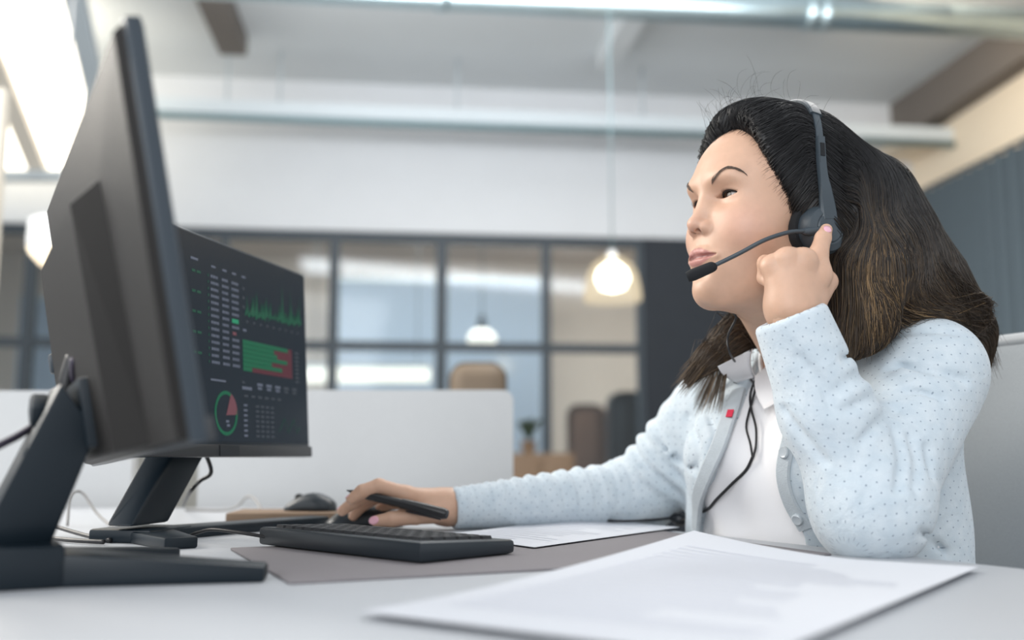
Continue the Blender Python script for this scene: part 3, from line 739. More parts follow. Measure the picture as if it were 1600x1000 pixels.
# ------------------------------------------------------------------ loose cables on the desk
tube('loose_cable', [PZ(62, 838, ZD) + V(0, 0, .02), PZ(90, 838, ZD) + V(0, 0, .012), PZ(130, 843, ZD) + V(0, 0, .006), PZ(160, 847, ZD) + V(0, 0, .004), PZ(172, 849, ZD) + V(0, 0, .004)], 0.0028, MT['cable'], label='black cable on the desk between the monitor stands, uppermost', cat='cable', group='cables behind the monitors')
tube('loose_cable', [PZ(70, 845, ZD) + V(0, 0, .004), PZ(110, 849, ZD) + V(0, 0, .004), PZ(140, 851, ZD) + V(0, 0, .004), PZ(162, 852, ZD) + V(0, 0, .004)], 0.0028, MT['cable'], label='black cable on the desk between the monitor stands, lowest', cat='cable', group='cables behind the monitors')
tube('loose_cable', [PZ(105, 824, ZD) + V(0, 0, .003), PZ(108, 822, ZD) + V(0, 0, .045), PZ(125, 820, ZD) + V(0, 0, .05), PZ(150, 822, ZD) + V(0, 0, .02), PZ(175, 826, ZD) + V(0, 0, .003), PZ(188, 828, ZD) + V(0, 0, .003)], 0.0022, MT['cable_grey'], label='thin grey cable arching before the left white screen', cat='cable', group='cables behind the monitors')
tube('loose_cable', [PZ(290, 800, ZD) + V(0, 0, .004), PZ(360, 801, ZD) + V(0, 0, .006), PZ(385, 802, ZD) + V(0, 0, .03), PZ(398, 803, ZD) + V(0, 0, .026), PZ(412, 806, ZD) + V(0, 0, .003)], 0.0025, MT['cable_grey'], label='thin grey cable before the right white screen', cat='cable', group='cables behind the monitors')
pc = tube('power_cable', [np.array(R1 @ Vector((-0.03, -0.03, -MH / 2 + 0.10))), P(112, 634, 0.96), P(70, 655, 0.93), P(30, 680, 0.88), P(-30, 715, 0.84), P(-120, 800, 0.84), PZ(-160, 920, ZD) + V(0, 0, .004)], 0.0035, MT['cable_purple'], m1)
pc.matrix_parent_inverse = inv1
pc2 = tube('video_plug', [np.array(R1 @ Vector((-0.055, -0.026, -MH / 2 + 0.105))), np.array(R1 @ Vector((-0.055, -0.036, -MH / 2 + 0.08))), np.array(R1 @ Vector((-0.05, -0.04, -MH / 2 + 0.05)))], [0.008, 0.008, 0.004], MT['cable'], m1)
pc2.matrix_parent_inverse = inv1
pc3 = tube('power_cable', [np.array(R2 @ Vector((0.02, -0.02, -MH / 2 + 0.03))), P(330, 735, 1.45), P(312, 752, 1.46), P(296, 770, 1.47), PZ(285, 800, ZD) + V(0, 0, .01)], 0.003, MT['cable'], m2)
pc3.matrix_parent_inverse = inv2

# ------------------------------------------------------------------ signed-distance modelling kit
def n3(a): return np.asarray(a, np.float32)
def sph(p, c, r): return np.linalg.norm(p - n3(c), axis=-1) - r
def ell(p, c, r, R=None):
    q = p - n3(c)
    if R is not None: q = q @ n3(R)
    r = n3(r); k0 = np.linalg.norm(q / r, axis=-1); k1 = np.linalg.norm(q / (r * r), axis=-1) + 1e-9
    return k0 * (k0 - 1) / k1
def cone(p, a, b, ra, rb):
    a, b = n3(a), n3(b); ba = b - a; q = p - a
    t = np.clip((q @ ba) / (ba @ ba), 0, 1)
    return np.linalg.norm(q - t[..., None] * ba, axis=-1) - (ra + (rb - ra) * t)
def smin(a, b, k):
    h = np.maximum(k - np.abs(a - b), 0) / k
    return np.minimum(a, b) - h * h * k * 0.25
def smax(a, b, k): return -smin(-a, -b, k)
def chain(p, pts, rs, k=0.004):
    d = None
    for i in range(len(pts) - 1):
        c = cone(p, pts[i], pts[i + 1], rs[i], rs[i + 1]); d = c if d is None else smin(d, c, k)
    return d
def surface_nets(v, lo, h):
    nx, ny, nz = v.shape; s = v < 0
    c = s[:-1, :-1, :-1].astype(np.int8)
    acc = np.zeros((nx - 1, ny - 1, nz - 1), np.int8)
    for i in (0, 1):
        for j in (0, 1):
            for k in (0, 1): acc += s[i:nx - 1 + i, j:ny - 1 + j, k:nz - 1 + k]
    act = (acc > 0) & (acc < 8)
    I = np.argwhere(act); idx = -np.ones(act.shape, np.int32); idx[act] = np.arange(len(I))
    cor = [(i, j, k) for i in (0, 1) for j in (0, 1) for k in (0, 1)]
    val = np.stack([v[I[:, 0] + a, I[:, 1] + b, I[:, 2] + c_] for a, b, c_ in cor], 1)
    ps = np.zeros((len(I), 3)); cn = np.zeros(len(I))
    for m in range(8):
        for ax in range(3):
            if cor[m][ax] == 0:
                c2 = list(cor[m]); c2[ax] = 1; q = cor.index(tuple(c2))
                x = (val[:, m] < 0) != (val[:, q] < 0)
                t = np.where(x, val[:, m] / (val[:, m] - val[:, q] + 1e-20), 0)
                pt = np.tile(np.array(cor[m], float), (len(I), 1)); pt[:, ax] += t
                ps += pt * x[:, None]; cn += x
    vert = (I + ps / cn[:, None]) * h + lo
    F_ = []
    for ax in range(3):
        a, b = [(1, 2), (2, 0), (0, 1)][ax]
        sl0 = [slice(None)] * 3; sl1 = [slice(None)] * 3; sl0[ax] = slice(0, -1); sl1[ax] = slice(1, None)
        x = s[tuple(sl0)] != s[tuple(sl1)]; E_ = np.argwhere(x)
        sh = np.array(act.shape)
        ok = (E_[:, a] > 0) & (E_[:, b] > 0) & (E_[:, a] < sh[a]) & (E_[:, b] < sh[b]) & (E_[:, ax] < sh[ax]); E_ = E_[ok]
        da = np.zeros(3, int); da[a] = 1; db = np.zeros(3, int); db[b] = 1
        g = lambda q: idx[q[:, 0], q[:, 1], q[:, 2]]
        Q = np.stack([g(E_ - da - db), g(E_ - db), g(E_), g(E_ - da)], 1)
        fl = ~s[E_[:, 0], E_[:, 1], E_[:, 2]]
        Q[fl] = Q[fl][:, ::-1]; F_.append(Q)
    F_ = np.vstack(F_); return vert, F_[(F_ >= 0).all(1)]
def sdf_mesh(fn, lo, hi, h, fac=4, newton=2):
    lo, hi = np.asarray(lo, float), np.asarray(hi, float); H = h * fac
    n = np.ceil((hi - lo) / H).astype(int) + 1
    ax = [lo[i] + (np.arange(n[i]) + 0.5 - 0.5 / fac) * H for i in range(3)]
    Pc = np.stack(np.meshgrid(*ax, indexing='ij'), -1).astype(np.float32)
    vc = fn(Pc.reshape(-1, 3)).reshape(n)
    v = np.repeat(np.repeat(np.repeat(vc, fac, 0), fac, 1), fac, 2).astype(np.float32)
    I = np.argwhere(np.abs(vc) < H * 1.35)
    o = np.stack(np.meshgrid(*[np.arange(fac)] * 3, indexing='ij'), -1).reshape(-1, 3)
    J = (I[:, None, :] * fac + o[None]).reshape(-1, 3)
    out = np.concatenate([fn((q * h + lo).astype(np.float32)) for q in np.array_split(J, max(1, len(J) // 400000))])
    v[J[:, 0], J[:, 1], J[:, 2]] = out
    v[0] = v[-1] = 1; v[:, 0] = v[:, -1] = 1; v[:, :, 0] = v[:, :, -1] = 1
    vt, f = surface_nets(v, lo, h)
    for _ in range(newton):
        e = h * 0.5; d0 = fn(vt.astype(np.float32)).astype(float)
        g = np.stack([fn((vt + e * a).astype(np.float32)) - fn((vt - e * a).astype(np.float32)) for a in np.eye(3)], 1) / (2 * e)
        gn = (g * g).sum(1) + 1e-6
        step = -(d0 / np.maximum(gn, 0.25))[:, None] * g
        vt = vt + np.clip(step, -h * 0.6, h * 0.6) * 0.8
    return vt, f
def march(fn, px, py, d0=0.9, d1=1.9, off=0.0):          # first surface point met by the ray through a pixel
    t = np.linspace(d0, d1, 500); r = ray(px, py); q = CAM + np.outer(t, r / r[1])
    s = fn(q.astype(np.float32)) - off; k = np.argmax(s < 0)
    return q[k] if s[k] < 0 else None
def set_color(me, name, c):
    a = me.color_attributes.new(name, 'FLOAT_COLOR', 'POINT'); a.data.foreach_set('color', np.hstack([c, np.ones((len(c), 1))]).astype(np.float32).ravel())

# ------------------------------------------------------------------ the woman: frames
PS_ = 1.04                                              # the fitted pose moved 4 % away from the camera
HS = 1.04 * PS_
HC = CAM + (V(0.3200, 1.2122, 1.1213) - CAM) * PS_
def _R(y, p, r):
    c, s = math.cos, math.sin
    return (np.array([[c(y), -s(y), 0], [s(y), c(y), 0], [0, 0, 1]]) @ np.array([[c(p), 0, s(p)], [0, 1, 0], [-s(p), 0, c(p)]])
            @ np.array([[1, 0, 0], [0, c(r), -s(r)], [0, s(r), c(r)]]))
HR = _R(3.5367, -0.0741, -0.0181)
def HW(*p): return HC + HS * (HR @ np.array(p, float))     # head frame (x forward, y her left, z up) -> world
def toH(p): return ((p - n3(HC)) @ n3(HR)) / np.float32(HS)
TF = V(-0.80, -0.60, 0); TL = V(0.60, -0.80, 0)
TM = V(0.432, 1.40, 0)
def TW_(f, l, z): return TM + TF * f + TL * l + V(0, 0, z)
SHL = TW_(0, 0.168, 0.950); SHR = TW_(0, -0.172, 0.930)
ELL = P(1358, 796, 1.15); WRL = P(1234, 492, 1.135)
ELR = P(1002, 771, 1.61); WRR = P(712, 794, 1.50)

# ------------------------------------------------------------------ head
def head_sdf_local(p):
    y = np.abs(p[..., 1]); q = np.stack([p[..., 0], y, p[..., 2]], -1)      # mirrored
    d = ell(q, (-.012, 0, .048), (.100, .0755, .088))                         # cranium
    d = smin(d, ell(q, (.036, 0, .045), (.057, .062, .062)), .03)             # forehead
    d = smin(d, ell(q, (.032, 0, -.020), (.060, .060, .070)), .03)            # mid face
    d = smin(d, ell(q, (.052, .036, -.016), (.033, .031, .030)), .022)        # cheekbone
    d = smin(d, cone(q, (.004, .050, -.052), (.070, .012, -.086), .020, .0165), .030)   # jaw
    d = smin(d, ell(q, (.045, 0, -.060), (.042, .040, .036)), .02)            # fill
    d = smin(d, ell(q, (.081, 0, -.084), (.016, .017, .0145)), .016)          # chin
    d = smin(d, ell(q, (.0745, 0, -.043), (.0205, .030, .027)), .020)         # muzzle
    d = smin(d, ell(q, (.082, .020, .0445), (.0125, .024, .008)), .016)       # brow ridge
    # eye hollow, then the lid ball
    d = smax(d, -ell(q, (.0985, .031, .0215), (.0175, .021, .0105)), .014)
    lid = sph(q, (.0655, .0296, .0240), .0172)
    d = smin(d, lid, .006)
    # nose
    d = smin(d, cone(q, (.0855, 0, .026), (.1025, 0, -.0065), .0062, .0082), .013)
    d = smin(d, ell(q, (.1040, 0, -.0095), (.0085, .0092, .0080)), .005)
    d = smin(d, ell(q, (.0945, .0125, -.0135), (.0095, .0060, .0072)), .005)
    d = smax(d, -cone(q, (.1030, .0051, -.0178), (.0945, .0064, -.0070), .0035, .0026), .0006)
    # lips: two soft rolls meeting in a thin parted line
    up = smin(cone(q, (.0975, .0025, -.0408), (.0955, .013, -.0422), .0045, .0040), cone(q, (.0955, .013, -.0422), (.0893, .0262, -.0462), .0040, .0020), .003)
    lo = smin(cone(q, (.0955, 0, -.0524), (.0940, .011, -.0518), .0054, .0049), cone(q, (.0940, .011, -.0518), (.0893, .0262, -.0468), .0049, .0020), .003)
    d = smin(d, up, .006); d = smin(d, lo, .006)
    gp_ = [(.1020, 0, -.0470), (.0995, .010, -.0472), (.0968, .018, -.0470), (.0918, .0275, -.0463)]
    d = smax(d, -chain(q, gp_, [.0027, .0024, .0019, .0012], .002), .0018)
    d = smax(d, -cone(q, (.1045, 0, -.0250), (.1045, 0, -.0310), .0018, .0022), .006)      # philtrum
    d = smax(d, -ell(q, (.1000, 0, -.0655), (.0060, .015, .0045)), .010)                    # under the lower lip
    # almond eye opening
    a = q - n3((.0800, .0292, .0237)); zz = a[..., 2] - 0.05 * (a[..., 1]); yy = a[..., 1]
    half = np.maximum(0, 1 - (np.abs(yy) / .0162) ** 2)
    op = np.maximum(zz - .0050 * half, -zz - .0026 * half)
    op = np.maximum(op, np.abs(a[..., 0]) - .014); op = np.maximum(op, np.abs(yy) - .0160)
    d = smax(d, -np.maximum(op, -sph(q, (.0655, .0296, .0240), .0136)), .0012)
    # upper lid crease
    # ear
    d = smin(d, ell(q, (-.006, .0755, -.002), (.016, .007, .028)), .008)
    return d
def neck_sdf(p):
    d = cone(p, HW(-.018, 0, -.045), TW_(-.012, 0.0, .985), .056, .060)
    d = smin(d, cone(p, HW(.022, 0, -.070), TW_(.045, 0, .965), .030, .032), .04)
    return smin(d, cone(p, TW_(-.005, .09, .965), TW_(-.005, -.09, .955), .045, .045), .05)
def head_sdf(p):
    return smin(head_sdf_local(toH(p)) * np.float32(HS), neck_sdf(p), .022)
lo = np.min([HW(x, y, z) for x in (-.13, .13) for y in (-.1, .1) for z in (-.13, .15)], 0); hi = np.max([HW(x, y, z) for x in (-.13, .13) for y in (-.1, .1) for z in (-.13, .15)], 0)
lo = np.minimum(lo, TW_(0, 0, .93) - V(.14, .14, 0)); hi = np.maximum(hi, TW_(0, 0, .93) + V(.14, .14, 0))
hv, hf = sdf_mesh(head_sdf, lo, hi, 0.0015)

# ------------------------------------------------------------------ hands and body under the clothes
def finger_hand(p, wrist, wr, mcps, fingers, thumb, palm_extra=()):
    palm = None
    for m, r in mcps:
        c = cone(p, wrist, m, wr, r); palm = c if palm is None else smin(palm, c, .014)
    for e in palm_extra: palm = smin(palm, ell(p, *e), .012)
    d = palm
    out = palm
    for pts, rs in fingers + [thumb]:
        fg = chain(p, pts, rs, .003)
        out = np.minimum(out, smin(palm, fg, .009))
    return out
RD = 1.0
r_m = [(P(634, 774, 1.472), .0125), (P(630, 776, 1.492), .0125), (P(632, 780, 1.512), .012), (P(640, 786, 1.530), .011)]
r_f = [([P(634, 774, 1.472), P(592, 760, 1.462), P(566, 768, 1.456), P(549, 780, 1.455)], [.0132, .0114, .0100, .0078]),
       ([P(630, 776, 1.492), P(584, 770, 1.495), P(555, 784, 1.494), P(535, 798, 1.493)], [.0132, .0114, .0100, .0078]),
       ([P(632, 780, 1.512), P(592, 774, 1.522), P(565, 790, 1.524), P(552, 806, 1.524)], [.0126, .0108, .0094, .0074]),
       ([P(640, 786, 1.530), P(608, 786, 1.543), P(588, 800, 1.545), P(578, 811, 1.545)], [.0114, .0096, .0084, .0068])]
r_t = ([P(692, 802, 1.482), P(650, 806, 1.458), P(612, 811, 1.452), P(588, 814, 1.452)], [.0145, .0125, .0108, .0080])
def rhand_sdf(p):
    d = finger_hand(p, P(700, 792, 1.50), .0215, r_m, r_f, r_t)
    return smin(d, cone(p, P(690, 793, 1.50), P(800, 790, 1.54), .0225, .028), .012)
HD = 1.128
l_m = [(P(1280, 430, HD + .010), .0135), (P(1257, 407, HD - .002), .0130), (P(1230, 405, HD), .0125), (P(1206, 416, HD + .008), .0115)]
l_f = [([P(1280, 430, HD + .010), P(1279, 396, HD + .012), P(1286, 372, HD + .018), P(1291, 359, HD + .026)], [.0132, .0112, .0094, .0072]),
       ([P(1257, 407, HD - .002), P(1256, 408, HD + .040), P(1256, 432, HD + .050), P(1254, 440, HD + .034)], [.0128, .0105, .0090, .0075]),
       ([P(1230, 405, HD), P(1226, 406, HD + .040), P(1228, 432, HD + .048), P(1230, 440, HD + .032)], [.0122, .0102, .0088, .0073]),
       ([P(1206, 416, HD + .008), P(1196, 411, HD + .034), P(1194, 434, HD + .040), P(1202, 442, HD + .028)], [.0112, .0094, .0082, .0068])]
l_t = ([P(1272, 470, HD + .016), P(1292, 440, HD + .034), P(1280, 418, HD + .050), P(1268, 410, HD + .054)], [.0150, .0125, .0105, .0082])
def lhand_sdf(p):
    d = finger_hand(p, P(1236, 478, HD + .010), .0245, l_m, l_f, l_t, [(P(1262, 452, HD + .016), (.018, .016, .024))])
    return smin(d, cone(p, P(1236, 480, HD + .010), P(1262, 560, HD + .018), .0255, .032), .012)
def bb(fn_pts, pad):
    a = np.array(fn_pts); return a.min(0) - pad, a.max(0) + pad
def torso_core(p, o=0.0):
    R = np.stack([TF, TL, V(0, 0, 1)], 1)
    d = cone(p, TW_(-.01, .125, .925), TW_(-.01, -.125, .915), .062 + o, .062 + o)
    d = smin(d, ell(p, TW_(-.005, 0, .85), (.108 + o, .150 + o, .150 + o), R), .06)
    for s in (-1, 1): d = smin(d, ell(p, TW_(.088, s * .068, .842), (.062 + o, .068 + o, .066 + o), R), .045)
    d = smin(d, ell(p, TW_(-.020, -.026, .73), (.132 + o, .200 + o, .19 + o), R), .07)
    d = smin(d, ell(p, TW_(-.085, 0, .56), (.135 + o, .185 + o, .13 + o), R), .07)
    return d
HIPL, HIPR = TW_(-.06, .09, .54), TW_(-.06, -.09, .54)
KNL, KNR = TW_(.36, .11, .53), TW_(.36, -.11, .53)
ANL, ANR = TW_(.34, .11, .09), TW_(.34, -.11, .09)
def legs_core(p, o=0.0):
    d = None
    for a, b, c in ((HIPL, KNL, ANL), (HIPR, KNR, ANR)):
        e = smin(cone(p, a, b, .078 + o, .055 + o), cone(p, b, c, .053 + o, .036 + o), .03); d = e if d is None else np.minimum(d, e)
    return d
def arms_core(p):
    return np.minimum(smin(cone(p, SHL, ELL, .046, .036), cone(p, ELL, WRL, .036, .025), .02), smin(cone(p, SHR, ELR, .046, .036), cone(p, ELR, WRR, .036, .024), .02))
def body_sdf(p):
    d = smin(torso_core(p, -.012), legs_core(p, -.01), .04); d = smin(d, arms_core(p), .03)
    return smin(d, neck_sdf(p), .03)
rl_, rh_ = bb([q for m, _ in r_m for q in [m]] + [q for f, _ in r_f for q in f] + r_t[0] + [P(800, 790, 1.54)], .035)
rv_, rf_ = sdf_mesh(rhand_sdf, rl_, rh_, 0.0014)
ll_, lh_ = bb([m for m, _ in l_m] + [q for f, _ in l_f for q in f] + l_t[0] + [P(1262, 560, HD + .018)], .036)
lv_, lf_ = sdf_mesh(lhand_sdf, ll_, lh_, 0.0013)
bl_, bh_ = bb([HIPL, HIPR, KNL, KNR, ANL, ANR, SHL, SHR, ELL, ELR, WRL, WRR, TW_(-.26, 0, .5)], .13)
bv_, bf_ = sdf_mesh(body_sdf, bl_, bh_, 0.011, 3)
sets = [(hv, hf), (lv_, lf_), (rv_, rf_), (bv_, bf_)]
off = 0; VV, FF = [], []
for v_, f_ in sets: VV.append(v_); FF.append(f_ + off); off += len(v_)
bodyme = np_mesh('body', np.vstack(VV), np.vstack(FF))

# skin colour: lips, cheek flush, knuckles
colr = np.tile(np.array([0.655, 0.405, 0.282]), (off, 1))
hl = toH(hv.astype(np.float32)).astype(float); ya = np.abs(hl[:, 1])
def mixc(i, c, w): colr[i] = colr[i] * (1 - w[:, None]) + np.array(c) * w[:, None]
nh = np.arange(len(hv))
sstep = lambda a, b, x: np.clip((x - a) / (b - a), 0, 1) ** 2 * (3 - 2 * np.clip((x - a) / (b - a), 0, 1))
mixc(nh, (0.70, 0.36, 0.29), 0.55 * np.exp(-((hl[:, 0] - .066) ** 2 / .0006 + (ya - .045) ** 2 / .0006 + (hl[:, 2] + .014) ** 2 / .0006)))
mixc(nh, (0.64, 0.33, 0.26), 0.35 * np.exp(-((hl[:, 0] - .112) ** 2 / .0002 + ya ** 2 / .0003 + (hl[:, 2] + .012) ** 2 / .0002)))
lipz_up = np.interp(ya, [0, .003, .010, .018, .0270], [-.0372, -.0364, -.0378, -.0415, -.0460]); lipz_lo = np.interp(ya, [0, .008, .016, .0270], [-.0575, -.0570, -.0540, -.0470])
lm_ = sstep(-.0012, .0008, lipz_up - hl[:, 2]) * sstep(-.0012, .0008, hl[:, 2] - lipz_lo) * (hl[:, 0] > .078) * (ya < .0274)
mixc(nh, (0.47, 0.185, 0.175), 0.80 * lm_)
mixc(nh, (0.14, 0.05, 0.05), 0.75 * np.exp(-((hl[:, 2] + .0470) / .0011) ** 2) * (hl[:, 0] > .082) * (ya < .0265) * sstep(0, .006, .0275 - ya))  # shade in the parting between the lips, painted into the skin colour
# eye-lid tone
mixc(nh, (0.40, 0.24, 0.18), 0.45 * np.exp(-((ya - .0315) ** 2 / .00016 + (hl[:, 2] - .0285) ** 2 / .000012)) * (hl[:, 0] > .06))
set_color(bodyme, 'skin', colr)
sk = bpy.data.materials.new('skin'); sk.use_nodes = True; nt = sk.node_tree; b = nt.nodes['Principled BSDF']
va = nt.nodes.new('ShaderNodeVertexColor'); va.layer_name = 'skin'
tc = nt.nodes.new('ShaderNodeTexCoord'); nz = nt.nodes.new('ShaderNodeTexNoise'); nz.inputs['Scale'].default_value = 90; nz.inputs['Detail'].default_value = 5
mx = nt.nodes.new('ShaderNodeMixRGB'); mx.blend_type = 'MULTIPLY'; mx.inputs[0].default_value = 0.16
nt.links.new(tc.outputs['Object'], nz.inputs['Vector']); nt.links.new(va.outputs['Color'], mx.inputs[1]); nt.links.new(nz.outputs['Fac'], mx.inputs[2]); nt.links.new(mx.outputs[0], b.inputs['Base Color'])
b.inputs['Roughness'].default_value = 0.48; b.inputs['Subsurface Weight'].default_value = 0.12; b.inputs['Subsurface Radius'].default_value = (0.012, 0.005, 0.003); b.inputs['Subsurface Scale'].default_value = 0.6
n2 = nt.nodes.new('ShaderNodeTexNoise'); n2.inputs['Scale'].default_value = 900; bp = nt.nodes.new('ShaderNodeBump'); bp.inputs['Strength'].default_value = 0.06; bp.inputs['Distance'].default_value = 0.001
nt.links.new(tc.outputs['Object'], n2.inputs['Vector']); nt.links.new(n2.outputs['Fac'], bp.inputs['Height']); nt.links.new(bp.outputs['Normal'], b.inputs['Normal'])
MT['skin'] = sk
person = empty('person', (TM[0], TM[1], 0), label='woman in a pale blue dotted cardigan wearing a headset, one finger at her ear', cat='person')
pinv = Matrix.Translation(-Vector(person.location))
def pp_(o): o.matrix_parent_inverse = pinv; return o
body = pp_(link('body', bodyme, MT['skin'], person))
def sub(o): return o                                     # sub-parts of the body share its frame

# eyes
for s in (1, -1):
    c = HW(.0655, s * .0296, .0240)
    bm = bmesh.new(); bmesh.ops.create_uvsphere(bm, u_segments=32, v_segments=20, radius=.0151 * HS)
    me = bm_mesh('eye', bm, True)
    e = link('eye', me, MT['eye_white'], body); e.location = c
    # gaze: ahead and slightly to her left
    gz = HR @ np.array([1.0, -0.14 if s > 0 else -0.02, -0.03]); gz /= np.linalg.norm(gz)
    rot = Vector(gz).to_track_quat('Z', 'Y')
    ir = lathe('iris', [(0, .01545 * HS), (.003 * HS, .01530 * HS), (.0068 * HS, .0139 * HS), (.0070 * HS, .0130 * HS)], MT['iris'], body, seg=24)
    ir.location = c; ir.rotation_euler = rot.to_euler()
# lashes and brows
def strands_obj(name, paths, r0, m, parent, sides=4, taper=True):
    rads = [np.linspace(r0, r0 * (0.15 if taper else 1), len(p)) for p in paths]
    v, f = tube_arrays(paths, rads, sides); return link(name, np_mesh(name, v, f), m, parent, kind='stuff')
rng = np.random.RandomState(4)
hl_f = lambda p: head_sdf(np.asarray(p, np.float32).reshape(-1, 3))
def snap(p, fn, offv, it=6):
    p = np.array(p, float).reshape(-1, 3); e = .0008
    for _ in range(it):
        d = fn(p.astype(np.float32)).astype(float) - offv
        g = np.stack([fn((p + e * a).astype(np.float32)) - fn((p - e * a).astype(np.float32)) for a in np.eye(3)], 1) / (2 * e)
        p = p - np.clip(d, -.01, .01)[:, None] * g / np.maximum((g * g).sum(1), 0.2)[:, None]
    return p
for s in (1, -1):
    line = []
    for t in np.linspace(-1, 1, 15):
        yy = t * .0168; z = .0237 + .05 * yy + .0052 * max(0, 1 - t * t) + .0002
        r_ = math.sqrt(max(.004 ** 2, .0176 ** 2 - yy ** 2 - (z - .0240) ** 2)); line.append(HW(.0655 + r_, s * (.0292 + yy), z))
    line = snap(line, head_sdf, .0003)
    tube('eye_liner', line, [.0006, .0014, .0016, .0016, .0008], MT['lash'], body, sides=6, n=3)
    pth = []; ts_ = np.linspace(-0.85, 1, 34); lr = []
    for t in ts_:
        yy = t * .0168; z = .0237 + .05 * yy + .0052 * max(0, 1 - t * t)
        r_ = math.sqrt(max(.004 ** 2, .0176 ** 2 - yy ** 2 - (z - .0240) ** 2)); lr.append(HW(.0655 + r_, s * (.0292 + yy), z))
    lr = toH(snap(lr, head_sdf, .0004).astype(np.float32)).astype(float)
    for t, p0 in zip(ts_, lr):
        le = .0062 * (0.7 + 0.3 * (t + 1) / 2); o_ = s * t * .35
        pth.append(np.array([HW(*(p0 + np.array([1, o_, -.15]) * le * a + np.array([0, 0, .55 * le * a * a]))) for a in np.linspace(0, 1, 5)]))
    strands_obj('eyelashes', pth, .00030, MT['lash'], body)
    pth = []
    bw_ = catmull([(.0955, .0191, .0372), (.0965, .0278, .0429), (.0941, .0352, .0483), (.0895, .0408, .0512), (.0838, .0476, .0494), (.0775, .0511, .0467), (.0732, .0538, .0431)], 8)
    for i in range(240):
        t = rng.rand() ** 1.15; k = t * (len(bw_) - 6); k0 = int(k); p0 = bw_[k0] + (bw_[k0 + 1] - bw_[k0]) * (k - k0)
        w = .0023 * (1 - t) ** .7 + .0004; p0 = p0 + np.array([0, 0, rng.uniform(-w, w)])
        dr = bw_[k0 + 5] - bw_[k0]; dr = dr / np.linalg.norm(dr) * .0055 + np.array([0, 0, .0012 * (1 - 2 * t)])
        pth += [HW(*((p0 + dr * a) * np.array([1, s, 1]))) for a in np.linspace(0, 1, 4)]
    pth = list(snap(pth, head_sdf, .0010).reshape(-1, 4, 3))
    strands_obj('eyebrow', pth, .00019, MT['brow'], body)
# nails
def nail(c, nrm, along, L, W):
    nrm = np.asarray(nrm, float); along = np.asarray(along, float); along -= nrm * (along @ nrm); nrm /= np.linalg.norm(nrm); along /= np.linalg.norm(along)
    sd_ = np.cross(nrm, along); bm = bmesh.new(); bmesh.ops.create_uvsphere(bm, u_segments=16, v_segments=10, radius=1)
    bm.transform(Matrix(((sd_[0] * W, along[0] * L, nrm[0] * .0016, c[0]), (sd_[1] * W, along[1] * L, nrm[1] * .0016, c[1]), (sd_[2] * W, along[2] * L, nrm[2] * .0016, c[2]), (0, 0, 0, 1))))
    link('fingernail', bm_mesh('fingernail', bm, True), MT['skin_nail'], body, label='pink painted fingernail')
def nail_at(fn, px, py, tip, root, L, W, d0, d1):
    q = march(fn, px, py, d0, d1)
    if q is None: return
    e = .0008; g = np.array([fn((q + e * a)[None].astype(np.float32))[0] - fn((q - e * a)[None].astype(np.float32))[0] for a in np.eye(3)]); g /= np.linalg.norm(g)
    nail(q + g * .0002, g, tip - root, L, W)
nail_at(rhand_sdf, 584, 813, r_t[0][3], r_t[0][2], .0080, .0062, 1.3, 1.6)
nail_at(lhand_sdf, 1293, 358, l_f[0][0][3], l_f[0][0][2], .0070, .0050, 1.0, 1.3)
for k in (0, 1): 
    q = r_f[k][0][3]; dd = q - r_f[k][0][2]; up_ = np.cross(np.cross(dd, V(0, 0, 1)), dd); up_ /= np.linalg.norm(up_); nail(q + up_ * .0062, up_, dd, .0062, .0046)

# ------------------------------------------------------------------ clothes
ARML = (SHL, ELL, WRL); ARMR = (SHR, ELR, WRR)
cuffL_n = (WRL - ELL) / np.linalg.norm(WRL - ELL); cuffR_n = (WRR - ELR) / np.linalg.norm(WRR - ELR)
def arm_param(p, a, b):
    a, b = n3(a), n3(b); ba = b - a; return np.clip(((p - a) @ ba) / (ba @ ba), 0, 1)
MIDL = ELL * 0.5 + WRL * 0.5 + V(0, 0.008, 0)
def sleeveL(p):
    d = smin(cone(p, SHL, ELL, .070, .058), chain(p, [ELL, MIDL, WRL + cuffL_n * .02], [.055, .052, .041], .02), .035)
    d = smin(d, sph(p, ELL + V(.006, 0, .006), .056), .03)
    return smax(d, (p - n3(WRL + cuffL_n * 0.000)) @ n3(cuffL_n), .008)
def sleeveR(p):
    up_ = cone(p, SHR, ELR, .070, .056); fo = cone(p, ELR, WRR + cuffR_n * .02, .054, .029)
    tf = arm_param(p, ELR, WRR); tu = arm_param(p, SHR, ELR)
    rid = lambda t, L, w: np.sin(t * L / w * 2 * np.pi + 1.3 * np.sin(t * 9))
    zr = np.clip((p[..., 2] - n3(ELR)[2] + .03) / .06, 0, 1)
    fo = fo - (.0030 * rid(tf, .29, .024) * np.sin(np.pi * np.clip(tf * 1.1, 0, 1)) + .0012 * rid(tf, .29, .011)) * zr
    up_ = up_ - .0040 * rid(tu, .22, .034) * zr * np.clip(tu * 2 - .3, 0, 1)
    return smax(smin(up_, fo, .03), (p - n3(WRR + cuffR_n * 0.006)) @ n3(cuffR_n), .005)
NECKA, NECKB = TW_(.0, 0, .955), HW(-.015, 0, -.05)
def card_plain(p):
    d = torso_core(p, .014)
    return smin(smin(d, sleeveL(p), .035), sleeveR(p), .035)
